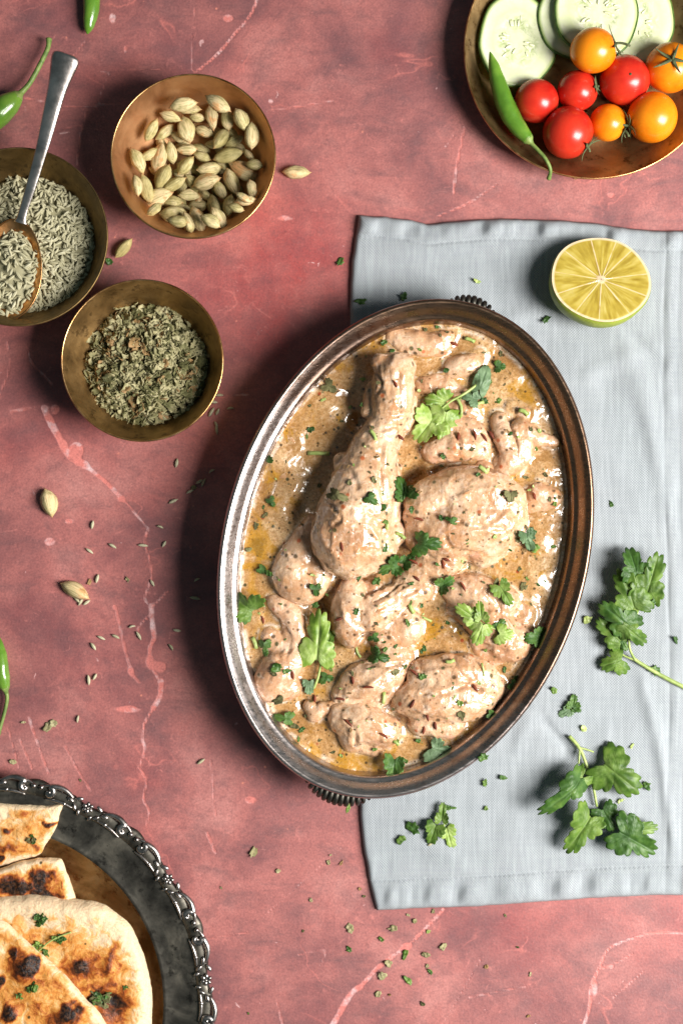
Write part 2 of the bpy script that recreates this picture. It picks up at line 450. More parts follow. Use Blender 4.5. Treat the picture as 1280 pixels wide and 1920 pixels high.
MAT = {}
MAT['table'] = m_table(); MAT['cloth'] = m_cloth(); MAT['dish'] = m_dish(); MAT['sauce'] = m_sauce(); MAT['chicken'] = m_chicken()
MAT['pod'] = m_pod(); MAT['bread'] = m_bread()
MAT['copper'] = metal('worn_copper', lin(166, 120, 82), lin(194, 146, 104), lin(212, 168, 124), (.5, .62), 70)
MAT['brass'] = metal('aged_brass', lin(124, 98, 62), lin(160, 128, 82), lin(188, 154, 104), (.46, .6), 60, spots=lin(104, 80, 50))
MAT['brassdark'] = metal('dark_brass', lin(100, 82, 54), lin(132, 108, 70), lin(156, 128, 84), (.44, .6), 60, spots=lin(74, 58, 38))
MAT['plate'] = metal('plate_brass', lin(128, 104, 68), lin(160, 132, 90), lin(188, 158, 114), (.42, .58), 80, spots=lin(100, 72, 38))
MAT['pewter'] = metal('blackened_silver', lin(62, 60, 56), lin(92, 89, 82), lin(134, 128, 116), (.42, .62), 60, spots=lin(44, 43, 40))
MAT['ornament'] = metal('polished_relief', lin(110, 106, 102), lin(160, 154, 150), lin(190, 184, 180), (.26, .42), 18)
MAT['well'] = metal('gilded_well', lin(140, 104, 58), lin(188, 150, 98), lin(206, 176, 128), (.42, .6), 70, spots=lin(120, 72, 34))
MAT['spoon'] = metal('spoon_metal', lin(176, 166, 160), lin(214, 204, 198), lin(228, 220, 214), (.26, .4), 40)
MAT['spooncup'] = metal('spoon_copper', lin(176, 120, 70), lin(206, 150, 96), lin(220, 170, 120), (.25, .4), 40)
MAT['fennel'] = m_seed('fennel_husk', lin(190, 184, 152), lin(224, 218, 188), lin(134, 128, 94))
MAT['cumin'] = m_seed('cumin_husk', lin(110, 48, 28), lin(150, 70, 40), lin(60, 26, 18))
MAT['leaf'] = m_leaf('coriander_green', lin(68, 100, 36), lin(100, 134, 52), lin(136, 164, 76), lin(140, 166, 92))
MAT['leafdark'] = m_leaf('coriander_dark', lin(44, 76, 28), lin(70, 108, 42), lin(106, 140, 64), lin(96, 130, 80))
MAT['leafbright'] = m_leaf('coriander_bright', lin(96, 132, 44), lin(140, 172, 70), lin(186, 208, 120), lin(206, 222, 150), .35)
MAT['leafgrey'] = m_leaf('coriander_underside', lin(88, 116, 80), lin(120, 148, 108), lin(150, 176, 136), lin(90, 116, 80))
MAT['stem'] = simple('green_stem', [(0.35, lin(128, 150, 72)), (0.65, lin(176, 190, 116))], 20, .4)
MAT['dry'] = m_leaf('dried_fenugreek', lin(132, 128, 84), lin(172, 166, 122), lin(206, 198, 156), lin(196, 182, 142), .8)
MAT['drybrown'] = m_leaf('dried_brown_leaf', lin(120, 92, 56), lin(168, 136, 88), lin(200, 164, 118), lin(150, 120, 80), .8)
MAT['drydark'] = m_leaf('dried_dark_leaf', lin(72, 72, 42), lin(108, 106, 66), lin(146, 142, 98), lin(120, 118, 78), .8)
MAT['tomred'] = simple('red_tomato_skin', [(0.35, lin(178, 26, 20)), (0.65, lin(206, 52, 32))], 60, .27, .5, sss=.12, sssr=(1, .15, .1), bumpd=.5, bumpp=26)
MAT['tomor'] = simple('orange_tomato_skin', [(0.35, lin(232, 118, 8)), (0.65, lin(246, 146, 24))], 60, .27, .5, sss=.12, sssr=(1, .4, .1), bumpd=.5, bumpp=26)
MAT['calyx'] = simple('tomato_calyx', [(0.35, lin(62, 72, 44)), (0.65, lin(104, 112, 76))], 12, .7, .3)
MAT['chilli'] = simple('chilli_skin', [(0.3, lin(66, 104, 28)), (0.5, lin(88, 130, 40)), (0.7, lin(116, 152, 56))], 60, .24, .5, sss=.06, bumpd=.8, bumpp=16, coat=.25)
MAT['chillistem'] = simple('chilli_stalk', [(0.3, lin(76, 104, 46)), (0.7, lin(134, 152, 80))], 14, .5, .4, bumpd=.8)
MAT['limerind'] = simple('lime_rind', [(0.35, lin(118, 136, 42)), (0.65, lin(156, 166, 60))], 50, .42, .4, bumpd=1.4, bumpp=5)
MAT['cukeskin'] = simple('cucumber_skin', [(0.35, lin(40, 74, 28)), (0.65, lin(88, 122, 50))], 14, .4, .4)

# ------------------------------------------------------------------ the red surface
VEINS = [  # (width, strength, points)
    (2.0, 1, [(484, -10), (478, 12), (465, 35), (437, 68), (405, 105), (365, 137)]),
    (6.0, 1, [(84, 765), (100, 800), (118, 832)]), (7.5, 1, [(118, 832), (134, 856), (160, 872)]),
    (3.0, 1, [(160, 872), (200, 905), (232, 937)]), (1.2, 1, [(232, 937), (256, 965), (279, 992)]),
    (1.6, 1, [(279, 992), (272, 1015), (281, 1050), (284, 1085), (272, 1122), (284, 1136)]),
    (4.0, 1, [(284, 1136), (286, 1165), (290, 1196)]), (3.2, 1, [(290, 1196), (281, 1220), (284, 1246)]), (2.5, .9, [(284, 1246), (296, 1270)]),
    (4.5, 1, [(303, 1276), (300, 1306), (288, 1328)]), (1.8, 1, [(288, 1328), (272, 1356), (268, 1385), (272, 1405), (262, 1440)]),
    (1.5, .8, [(262, 1440), (274, 1462), (270, 1500), (280, 1520), (276, 1548)]),
    (1.8, .9, [(290, 1134), (305, 1118), (316, 1108)]), (1.5, .8, [(284, 1150), (264, 1172), (256, 1190)]),
    (2.0, .6, [(218, 1140), (236, 1220), (248, 1262), (262, 1280)]),
    (5.0, .9, [(620, 1930), (655, 1868), (676, 1850)]), (3.6, .9, [(676, 1850), (708, 1815), (738, 1792)]), (2.6, .9, [(738, 1792), (770, 1768), (800, 1738), (832, 1704)]),
    (2.6, .9, [(1092, 1930), (1105, 1885), (1108, 1850), (1122, 1816)]), (1.8, .9, [(1122, 1816), (1136, 1785), (1158, 1769), (1200, 1755), (1240, 1748), (1290, 1750)]),
    (1.6, .8, [(1122, 1816), (1150, 1808), (1186, 1788)]), (1.2, .7, [(1148, 1872), (1205, 1822)]),
    (1.8, .9, [(850, 362), (856, 310), (870, 240)]), (1.4, .8, [(822, 405), (880, 380), (932, 345)]), (1, .5, [(835, 275), (850, 255)]),
    (1.2, .7, [(412, 745), (440, 742), (466, 739)]), (.8, .7, [(500, 208), (560, 200), (642, 186)]),
    (.9, .8, [(20, 178), (80, 190), (130, 200), (240, 192)]), (.8, .6, [(0, 247), (80, 248), (150, 235)]),
    (1.4, .7, [(145, 308), (152, 250), (162, 210)]), (1.0, .6, [(180, 200), (200, 150), (205, 140)]), (.8, .5, [(360, 130), (362, 60), (366, 10)]),
    (.8, .6, [(190, 134), (240, 132), (300, 130)]), (1.2, .6, [(140, 105), (160, 78)]),
    (1.6, .8, [(52, 650), (60, 680), (84, 705), (98, 722)]), (2.4, .6, [(22, 772), (58, 766)]),
    (1.8, .7, [(55, 1345), (75, 1405), (92, 1450)]), (1.2, .6, [(16, 1365), (36, 1440)]), (1.2, .6, [(38, 1385), (62, 1445)]), (1.4, .6, [(122, 1398), (150, 1450), (172, 1484)]),
    (1.2, .5, [(396, 1425), (400, 1480), (404, 1530)]), (2, .5, [(388, 1560), (405, 1600)]), (1, .5, [(560, 1790), (610, 1782), (600, 1810)]),
    (1.2, .5, [(880, 1870), (930, 1860), (985, 1850)]), (1.2, .5, [(390, 1760), (470, 1748)]), (.8, .35, [(494, 1720), (560, 1660), (640, 1590)]),
    (1.6, .6, [(990, 200), (1000, 180)]), (1.5, .5, [(520, 1880), (530, 1920)]), (1, .4, [(830, 1920), (900, 1800)]),
    (1.5, .7, [(0, 740), (18, 690), (14, 640)]),
]
PATCH = [(428, 35, 9, 7), (212, 35, 6, 9), (94, 1016, 10, 7), (130, 977, 7, 4), (104, 768, 8, 9), (228, 935, 8, 6), (282, 1240, 7, 14), (246, 1258, 5, 8),
         (762, 1775, 9, 7), (1145, 1812, 5, 4), (1115, 1850, 4, 14), (508, 190, 4, 4), (145, 845, 12, 16), (236, 92, 3, 6), (1145, 366, 6, 5), (534, 410, 12, 4),
         (470, 1500, 10, 6), (215, 1138, 4, 4), (300, 1250, 12, 10), (240, 1330, 22, 6)]
REDS = [(570, 520, 110, .55), (400, 560, 90, .3), (20, 500, 60, .3), (480, 420, 100, .35), (180, 700, 130, .25), (150, 1180, 140, .12), (520, 640, 60, .4)]
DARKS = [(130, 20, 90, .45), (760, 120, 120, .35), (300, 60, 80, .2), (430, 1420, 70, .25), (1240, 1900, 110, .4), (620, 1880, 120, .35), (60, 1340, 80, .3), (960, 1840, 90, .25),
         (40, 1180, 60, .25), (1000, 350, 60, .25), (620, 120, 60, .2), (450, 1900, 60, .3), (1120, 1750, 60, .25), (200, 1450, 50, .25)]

def build_table():
    gx = np.arange(-40, 1321, 5.0); gy = np.arange(-40, 1961, 5.0)
    X, Y = np.meshgrid(gx, gy); nx = len(gx); ny = len(gy)
    vd = np.full(X.shape, 40.0); vw = np.zeros(X.shape)
    for w, st, pts in VEINS:
        P = crom(pts, max(6, len(pts)*4)) if len(pts) > 2 else np.array(pts, float)
        for a, b in zip(P[:-1], P[1:]):
            ab = b-a; L = ab@ab+1e-9
            t = np.clip(((X-a[0])*ab[0]+(Y-a[1])*ab[1])/L, 0, 1)
            d = np.hypot(X-a[0]-t*ab[0], Y-a[1]-t*ab[1])-w
            m = d < vd; vd[m] = d[m]; vw[m] = st
    for x, y, rx, ry in PATCH:
        d = (np.hypot((X-x)/rx, (Y-y)/ry)-1)*min(rx, ry)
        m = d < vd; vd[m] = d[m]; vw[m] = .9
    vd = np.clip(vd+2.5, 0, 40)
    red = np.zeros(X.shape); dk = np.zeros(X.shape)
    for x, y, r, a in REDS: red += a*np.exp(-((X-x)**2+(Y-y)**2)/(r*r))
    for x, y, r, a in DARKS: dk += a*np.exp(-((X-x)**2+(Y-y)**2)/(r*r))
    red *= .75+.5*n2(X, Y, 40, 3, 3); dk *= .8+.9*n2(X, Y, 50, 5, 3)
    V = np.stack([X.ravel()-640, 960-Y.ravel(), np.zeros(X.size)], 1)
    idx = np.arange(nx*ny).reshape(ny, nx)
    F = np.stack([idx[:-1, :-1], idx[1:, :-1], idx[1:, 1:], idx[:-1, 1:]], -1).reshape(-1, 4)
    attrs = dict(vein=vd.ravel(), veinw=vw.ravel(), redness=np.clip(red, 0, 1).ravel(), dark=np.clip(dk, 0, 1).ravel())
    F = F.tolist()
    # outer apron so that the board goes on past the frame
    E = 1500; n0 = len(V)
    V = np.vstack([V, [(-640-E, 960+E, 0), (640+E, 960+E, 0), (640+E, -960-E, 0), (-640-E, -960-E, 0)]])
    top = idx[0].tolist(); bot = idx[-1].tolist(); lf = idx[:, 0].tolist(); rt = idx[:, -1].tolist()
    F.append([n0+1, n0]+top); F.append([n0+3, n0+2]+bot[::-1]); F.append([n0, n0+3]+lf[::-1]); F.append([n0+2, n0+1]+rt)
    for k in attrs: attrs[k] = np.append(attrs[k], [40 if k == 'vein' else 0]*4)
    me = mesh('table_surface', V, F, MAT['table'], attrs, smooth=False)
    o = obj('table_surface', me); tag(o, 'marbled dusty red table surface with pink veins and cracks', 'table', kind='structure')
build_table()

# ------------------------------------------------------------------ napkin
NAPZ = 15.0
def build_napkin():
    ly = [405, 440, 490, 560, 700, 900, 1100, 1300, 1450, 1525, 1600, 1640, 1707]
    lx = [673, 668, 658, 657, 656, 660, 664, 668, 672, 675, 683, 690, 706]
    tx = [640, 672, 720, 770, 800, 850, 900, 950, 1000, 1060, 1120, 1160, 1200, 1240, 1280, 1400]
    ty = [406, 404, 407, 412, 421, 416, 412, 411, 411, 414, 420, 426, 431, 432, 433, 436]
    bx = [640, 706, 800, 900, 1000, 1100, 1200, 1280, 1400]
    by = [1709, 1707, 1702, 1699, 1692, 1684, 1679, 1678, 1676]
    nu, nv = 300, 520
    u = np.linspace(0, 1, nu); v = np.linspace(0, 1, nv)
    U, Vv = np.meshgrid(u, v)
    RX = 1372
    Y0 = 405+Vv*1300
    LX = np.interp(Y0, ly, lx)+n2(np.zeros_like(Y0), Y0, 60, 9)*2
    X = LX+(RX-LX)*U
    T = np.interp(X, tx, ty)+1.6*n2(X, np.zeros_like(X), 24, 4); B = np.interp(X, bx, by)+1.0*n2(X, np.zeros_like(X), 24, 8)
    Y = T+(B-T)*Vv
    dl = X-LX; dt = Y-T; db = B-Y; dr = RX-X
    Z = np.full(X.shape, NAPZ)
    Z += 5.0*n2(X, Y, 190, 11, 3)+2.2*n2(X*1.0, Y*.5, 60, 12, 2)
    # long soft creases
    for (x0, y0, x1, y1, w, a) in ((700, 470, 1000, 450, 26, 2.2), (870, 640, 1240, 470, 22, 2.6), (1150, 560, 1250, 900, 26, 2.4), (1120, 560, 1250, 700, 16, -2.5),
                                  (1230, 1330, 1262, 1600, 14, 3.2), (1195, 1230, 1240, 1440, 16, 2.6), (1180, 1500, 1140, 1640, 20, 2), (1010, 1340, 1075, 1420, 13, -3.0),
                                  (760, 1560, 900, 1640, 24, 1.8), (960, 1420, 1000, 1330, 18, 2.0), (1200, 700, 1260, 1020, 20, 2.0), (1060, 720, 1240, 640, 24, 2)):
        d = np.array((x1-x0, y1-y0), float); L = d@d; a *= 1.7; w *= .8
        t = np.clip(((X-x0)*d[0]+(Y-y0)*d[1])/L, 0, 1)
        dd = np.hypot(X-x0-t*d[0], Y-y0-t*d[1])
        Z += a*np.exp(-(dd/w)**2)*np.sin(pi*np.clip(t, .02, .98))**.5
    # puckered hems
    pk = np.maximum(0, n2(X+4*np.sin(Y/25), Y*.22, 30, 21, 2))
    sharp = n2(X+.15*Y, Y*.2, 26, 27, 1)
    Z += np.exp(-((dt-18)/17)**2)*(11*sharp+3)
    Z += np.exp(-((db-26)/22)**2)*(12*n2(X+.1*Y, Y*.2, 34, 29, 2)+3)
    Z -= 2.6*np.exp(-((dt-37)/3.2)**2)+2.8*np.exp(-((db-56)/3.2)**2)
    Z += .9*np.sin(X*2*pi/9)*(np.exp(-((dt-40)/2.2)**2)+np.exp(-((db-53)/2.2)**2))
    sx = 1256+6*np.sin(Y/190+1)+1.5*n2(X*0, Y, 60, 45)
    Z += (1.6+1.2*n2(X*.3, Y, 90, 41))*np.exp(-((X-sx-5)/8)**2)-(1.5+1.3*n2(X*.3, Y, 70, 43))*np.exp(-((X-sx+8)/3.4)**2)-.8*np.exp(-((X-sx-20)/3)**2)
    Z += 1.6*n2(X*.4, Y, 22, 31)*np.exp(-((X-sx-5)/14)**2)
    Z += .8*np.sin(Y*2*pi/9)*np.exp(-((X-sx-8)/2.5)**2)
    edge = np.minimum.reduce([dl, dt, db, dr])
    Z = Z*np.clip(1-np.exp(-(edge+1.5)/3.0), 0, 1)
    Z = np.maximum(Z, 3.5)
    k = 1-Z/D
    V = np.stack([((X-640)*k).ravel(), ((960-Y)*k).ravel(), Z.ravel()], 1)
    idx = np.arange(nu*nv).reshape(nv, nu)
    F = np.stack([idx[:-1, :-1], idx[1:, :-1], idx[1:, 1:], idx[:-1, 1:]], -1).reshape(-1, 4).tolist()
    bd = list(idx[0, :-1])+list(idx[:-1, -1])+list(idx[-1, :0:-1])+list(idx[:0:-1, 0])
    low = V[bd].copy(); c = V.mean(0); low[:, :2] += (c[:2]-low[:, :2])*.006; low[:, 2] = 0.6
    n0 = len(V); V = np.vstack([V, low]); m = len(bd)
    for i in range(m):
        j = (i+1) % m; F.append([bd[i], bd[j], n0+j, n0+i])
    o = wobj('linen_napkin', V, F, MAT['cloth'], (W(980, 1050)[0], W(980, 1050)[1], 0))
    tag(o, 'folded pale blue grey linen napkin under the oval dish', 'napkin')
build_napkin()

# ------------------------------------------------------------------ oval dish
TH = radians(15.5); UA = np.array((sin(TH), cos(TH))); UB = np.array((cos(TH), -sin(TH)))
DC = np.array(((760-640)*.95, (960-1029)*.95)); DA, DB = 454.0, 325.5
ZS = 82.0
def dpt(t, d, z):
    p = UA*(DA*np.cos(t))[..., None]+UB*(DB*np.sin(t))[..., None]
    n = UA*(np.cos(t)/DA)[..., None]+UB*(np.sin(t)/DB)[..., None]
    n /= np.linalg.norm(n, axis=-1)[..., None]
    q = DC+p-n*d
    return np.concatenate([q, np.full(q.shape[:-1]+(1,), float(z))], -1)
def build_dish():
    n = 260; t = np.arange(n)*2*pi/n
    org = (DC[0], DC[1], 16)
    root = empty('oval_serving_dish', org)
    tag(root, 'large oval tarnished silver dish with ribbed handles holding the chicken curry', 'serving dish')
    prof = [(86, 17), (60, 22), (44, 42), (30, 80), (17, 112), (8, 119), (3, 122), (0, 127), (0, 131), (2.5, 135.0), (5.5, 136.5), (8.5, 135.5), (10.5, 133.5)]
    V = np.concatenate([dpt(t, d, z) for d, z in prof]); F = ringfaces(len(prof), n)
    V[:, 2] += .8*n2(V[:, 0], V[:, 1], 40, 3)
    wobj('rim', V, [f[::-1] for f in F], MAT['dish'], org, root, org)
    prof = [(10.5, 133.5), (13, 131.8), (17, 128), (21, 123), (25, 118), (28, 115.2), (31, 114), (34, 112.4), (36, 108), (37.2, 100), (40, 82), (47, 54), (78, 30), (140, 26)]
    V = np.concatenate([dpt(t, d, z) for d, z in prof]); F = ringfaces(len(prof), n)
    c = len(V); V = np.vstack([V, (DC[0], DC[1], 26)]); m = (len(prof)-1)*n
    F += [(m+j, m+(j+1) % n, c) for j in range(n)]
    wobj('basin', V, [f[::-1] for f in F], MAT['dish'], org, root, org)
    prof = [(86, 17), (90, 16.2)]
    V = np.concatenate([dpt(t, d, z) for d, z in prof]); F = ringfaces(2, n)
    c = len(V); V = np.vstack([V, (DC[0], DC[1], 16)]); F += [(n+j, n+(j+1) % n, c) for j in range(n)]
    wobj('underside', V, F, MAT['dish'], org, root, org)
    # ribbed shell handles at both ends
    for s in (1, -1):
        tc = 0 if s > 0 else pi
        ext = 14 if s > 0 else 21; span = .125 if s > 0 else .185
        tt = np.linspace(-.20, .20, 25)
        def rib(t0, q, w0, e_):
            b = dpt(np.array([t0]), 0, 0)[0]; b2 = dpt(np.array([t0]), -1, 0)[0]; nr = (b2-b)[:2]; tn = np.array((-nr[1], nr[0]))
            a_ = e_*.62*(1-q*q)**.6+3; out = []
            for f_ in np.linspace(2.9, -.9, 12):
                out.append((*(b[:2]+nr*(e_*.42*(1-q*q)**.6-4+a_*cos(f_))), 104+(15+3*(1-q*q))*sin(f_)*.9))
            return np.array(out)
        qs = np.linspace(-.98, .98, 31)
        V = np.concatenate([rib(tc+q*span, q, 0, ext-3)*1.0-np.array((0, 0, 2.5)) for q in qs]); F = ringfaces(31, 12, False)
        h = wobj('handle', V, F, MAT['dish'], org, root, org)
        m = 9 if s > 0 else 13
        for i in range(m):
            q = (i-(m-1)/2)/((m-1)/2)*.95
            path = rib(tc+q*span, q, 0, ext)
            rad = 5.6*(1-.4*abs(q))
            V, F = tube(path, rad, 8)
            wobj('ridge', V, F, MAT['pewter'], path[0], h, org)
build_dish()

# ------------------------------------------------------------------ chicken pieces
def uv_sphere(c, r, nu=14, nv=9):
    A = Acc()
    th = np.linspace(0.0, pi, nv)[1:-1]; ph = np.arange(nu)*2*pi/nu
    V = [(0, 0, 1)]+[(sin(a)*cos(b), sin(a)*sin(b), cos(a)) for a in th for b in ph]+[(0, 0, -1)]
    F = [(0, 1+j, 1+(j+1) % nu) for j in range(nu)]
    for i in range(len(th)-1):
        for j in range(nu):
            a = 1+i*nu+j; b = 1+i*nu+(j+1) % nu; F.append((a, a+nu, b+nu, b))
    l = len(V)-1; m = 1+(len(th)-1)*nu
    F += [(m+j, l, m+(j+1) % nu) for j in range(nu)]
    return np.array(V)*np.asarray(r)+np.asarray(c), F

def remesh(V, F, voxel, smooth):
    me = bpy.data.meshes.new('tmp'); me.from_pydata(np.asarray(V).tolist(), [], F)
    o = bpy.data.objects.new('tmp', me); COL.objects.link(o)
    r = o.modifiers.new('r', 'REMESH'); r.mode = 'VOXEL'; r.voxel_size = voxel; r.adaptivity = 0
    s = o.modifiers.new('s', 'SMOOTH'); s.iterations = smooth; s.factor = .5
    dg = bpy.context.evaluated_depsgraph_get(); dg.update()
    ev = o.evaluated_get(dg); m2 = ev.to_mesh()
    n = len(m2.vertices); co = np.empty(n*3, np.float32); m2.vertices.foreach_get('co', co)
    F2 = [tuple(p.vertices) for p in m2.polygons]
    nn = np.empty(n*3, np.float32); m2.vertices.foreach_get('normal', nn)
    ev.to_mesh_clear(); bpy.data.objects.remove(o); bpy.data.meshes.remove(me)
    return co.reshape(-1, 3).astype(float), F2, nn.reshape(-1, 3).astype(float)

# chains of (px, py, centre height, radius); each inner list is one connected run
PIECES = [
 ('chicken drumstick lying lengthwise with bare bone end up, topmost piece in the dish', 'drumstick', 0, [
    [(716, 680, 132, 19), (752, 682, 132, 24), (738, 702, 132, 37), (736, 748, 130, 37), (730, 785, 126, 29)],
    [(730, 785, 126, 29), (708, 832, 122, 42), (688, 890, 120, 54), (668, 950, 120, 66), (655, 1012, 116, 70), (688, 1020, 108, 56)],
    [(640, 862, 112, 16), (660, 900, 110, 30)], [(700, 725, 118, 14), (692, 770, 116, 13)], [(735, 880, 100, 20), (728, 980, 96, 22), (735, 1000, 96, 26)], [(770, 750, 112, 14), (762, 790, 110, 16), (745, 810, 112, 16)]]),
 ('broad smooth chicken thigh right of the drumstick, largest boneless piece', 'chicken piece', 1, [
    [(800, 945, 98, 42), (850, 925, 102, 48), (905, 925, 106, 50), (950, 940, 102, 40)],
    [(800, 1000, 94, 44), (860, 985, 102, 58), (930, 980, 100, 52)], [(950, 940, 102, 40), (955, 985, 94, 36), (905, 1025, 90, 38)],
    [(840, 1045, 88, 36), (795, 1070, 84, 32), (755, 1095, 82, 22)], [(765, 970, 96, 12), (790, 980, 92, 22)]]),
 ('small knobbly chicken piece under the bright coriander leaf, above the thigh', 'chicken piece', 2, [
    [(815, 845, 82, 26), (845, 835, 88, 32), (875, 835, 86, 28)], [(850, 800, 84, 26), (890, 810, 80, 22), (905, 850, 78, 20)]]),
 ('smooth rounded chicken piece left of the drumstick, half sunk in sauce', 'chicken piece', 3, [
    [(590, 985, 76, 24), (565, 1035, 80, 36), (548, 1080, 82, 40), (575, 1095, 80, 40), (595, 1060, 78, 34)]]),
 ('lumpy chicken wing piece near the left wall, lower left of the dish', 'chicken piece', 4, [
    [(515, 1130, 80, 18), (545, 1155, 82, 24), (552, 1200, 82, 22)], [(505, 1195, 74, 24), (530, 1215, 78, 24)],
    [(550, 1225, 82, 24), (525, 1260, 84, 36), (508, 1285, 82, 32), (540, 1290, 80, 26)]]),
 ('shredded chicken piece with torn fibres below the drumstick tip', 'chicken piece', 5, [
    [(660, 1105, 88, 24), (655, 1150, 92, 36), (660, 1185, 88, 30)], [(700, 1150, 92, 38), (745, 1125, 86, 32), (790, 1105, 84, 26)],
    [(720, 1190, 86, 30), (765, 1175, 84, 30), (700, 1110, 84, 22)]]),
 ('rounded chicken piece at centre bottom, between big leaf and rib piece', 'chicken piece', 6, [
    [(735, 1225, 80, 30), (755, 1235, 80, 26), (715, 1265, 86, 38), (670, 1285, 86, 34), (645, 1305, 80, 26)], [(690, 1310, 78, 28), (735, 1290, 80, 26)]]),
 ('wide blocky chicken piece at the lower right of the dish', 'chicken piece', 7, [
    [(790, 1265, 88, 28), (840, 1265, 92, 38), (885, 1265, 92, 36), (920, 1290, 84, 30)],
    [(760, 1315, 90, 30), (800, 1315, 94, 42), (850, 1310, 92, 46), (900, 1315, 84, 34)], [(790, 1355, 84, 28), (845, 1360, 80, 28)]]),
 ('stubby chicken piece nearest the ribbed handle at the bottom of the dish', 'chicken piece', 8, [
    [(640, 1345, 84, 28), (680, 1360, 90, 38), (725, 1375, 86, 32)], [(665, 1385, 84, 28), (700, 1395, 80, 24)]]),
 ('curled bit of chicken skin beside the stubby bottom piece', 'chicken skin', 12, [
    [(580, 1325, 82, 12), (590, 1340, 84, 14)], [(605, 1330, 84, 12), (640, 1320, 84, 13)]]),
 ('large chicken piece under the three lobed coriander leaf, right side', 'chicken piece', 9, [
    [(855, 1105, 78, 28), (895, 1110, 84, 36), (945, 1130, 82, 34)], [(860, 1140, 76, 26), (915, 1165, 82, 40), (950, 1205, 82, 40), (985, 1190, 72, 28)],
    [(905, 1205, 72, 30), (940, 1240, 70, 26), (985, 1150, 70, 28)]]),
 ('flat triangular chicken slab reaching the right wall of the dish', 'chicken piece', 10, [
    [(1040, 828, 86, 10), (1010, 820, 88, 18), (975, 810, 86, 26), (975, 850, 82, 26), (945, 870, 76, 26)], [(985, 775, 76, 20), (960, 765, 72, 18)]]),
 ('narrow pink chicken strip beside the triangular slab, upper right', 'chicken piece', 13, [
    [(935, 785, 84, 17), (948, 820, 88, 18), (958, 855, 86, 20), (940, 885, 80, 18)], [(905, 880, 82, 20), (865, 885, 80, 16)]]),
 ('small chicken lump against the right wall of the dish', 'chicken piece', 14, [
    [(1010, 925, 78, 26), (1035, 935, 78, 22), (1000, 950, 72, 22), (1040, 900, 70, 14)]]),
 ('rounded chicken piece mostly under sauce at the top of the dish', 'chicken piece', 11, [
    [(735, 630, 76, 20), (770, 640, 80, 28), (815, 645, 80, 26), (845, 625, 72, 18)], [(850, 690, 78, 22), (885, 680, 80, 20), (900, 665, 74, 14)]]),
 ('flat sauce covered chicken piece joining the drumstick bone on its right', 'chicken piece', 15, [
    [(790, 725, 74, 22), (830, 720, 76, 22), (865, 735, 76, 18)], [(810, 760, 72, 20), (850, 765, 74, 22), (885, 775, 74, 18)]]),
 ('sauce covered chicken lump by the upper left wall of the dish', 'chicken piece', 16, [
    [(530, 815, 70, 24), (548, 835, 70, 24), (525, 870, 68, 24), (540, 905, 68, 26), (520, 935, 64, 22)]]),
]
STROKES = {0: [(3.2, -7, [(700, 800), (718, 806), (742, 800), (762, 812)]), (2.6, -6, [(606, 940), (622, 948), (640, 972), (628, 982)]), (4, 5, [(618, 925), (640, 945), (655, 950)]), (2.5, -5, [(700, 700), (712, 720), (708, 738)]),
      (3, 4, [(722, 840), (722, 900), (735, 970)]), (3, -4, [(712, 850), (712, 910), (722, 960)]), (5, 5, [(690, 985), (705, 1010), (700, 1045)]), (3, -4, [(690, 960), (718, 990), (716, 1050)]), (4, -4, [(640, 880), (660, 890), (668, 915)]),
      (2.2, 3.5, [(735, 700), (738, 760)]), (2.2, 3.5, [(755, 705), (758, 770)]), (2, -3.5, [(746, 700), (748, 775)]), (3, -5, [(695, 770), (730, 782), (765, 776)]), (4, 4, [(600, 985), (612, 1020), (640, 1050)])],
  1: [(3.5, 4, [(850, 935), (905, 915), (955, 925)]), (3, -4, [(835, 960), (880, 985), (940, 990)]), (3, 4.5, [(860, 1000), (910, 990), (950, 960)]), (4, -4, [(835, 1010), (850, 1030), (905, 1040)]), (3, -3, [(780, 1010), (800, 1040), (845, 1060)]), (2.5, 4, [(758, 960), (775, 965), (785, 985)]), (3, -6, [(838, 968), (850, 978), (862, 978)])],
  5: [(1.8, -5, [(690, 1115), (715, 1102), (740, 1080)]), (1.8, -5, [(700, 1130), (730, 1112), (755, 1090)]), (1.8, 4, [(690, 1122), (722, 1107), (745, 1085)]), (1.8, -5, [(705, 1145), (745, 1125), (780, 1108)]), (1.8, 4, [(705, 1138), (740, 1118), (770, 1100)]), (1.8, -4, [(745, 1160), (775, 1130)]), (3, -5, [(665, 1205), (690, 1188), (730, 1200)]), (3, 4, [(640, 1130), (650, 1165), (672, 1190)])],
  6: [(3, -5, [(690, 1240), (720, 1250), (750, 1245)]), (3, 4, [(650, 1295), (690, 1285), (730, 1255)]), (3, -5, [(655, 1315), (700, 1310), (740, 1290)])],
  7: [(3.5, -5, [(790, 1300), (830, 1300), (870, 1285), (900, 1295)]), (3.5, 5, [(800, 1262), (850, 1255), (858, 1280)]), (3, -4, [(770, 1340), (810, 1350), (850, 1345)]), (3, 4, [(780, 1330), (815, 1335), (840, 1325)]), (2.5, -4, [(850, 1235), (862, 1262), (880, 1275)])],
  8: [(3, -5, [(650, 1350), (665, 1372), (668, 1400)]), (3, 4, [(690, 1350), (715, 1365), (720, 1390)])],
  3: [(3, -4, [(575, 1070), (590, 1095), (600, 1110)]), (3, -3, [(545, 1040), (570, 1060)])],
  4: [(3, -4, [(505, 1240), (530, 1240), (555, 1250)]), (3, -4, [(530, 1180), (545, 1200), (540, 1225)])],
  9: [(3, 4, [(900, 1120), (920, 1140), (925, 1180)]), (3, -5, [(915, 1110), (935, 1135), (940, 1170)]), (3, -4, [(880, 1190), (915, 1215), (960, 1225)])],
  10: [(3, -5, [(955, 800), (968, 835), (960, 880)])], 2: [(3, -5, [(820, 850), (850, 870), (880, 860)]), (2.5, -4, [(850, 805), (862, 830), (860, 850)])]}
BLOBS = []
PIECE_DATA = []
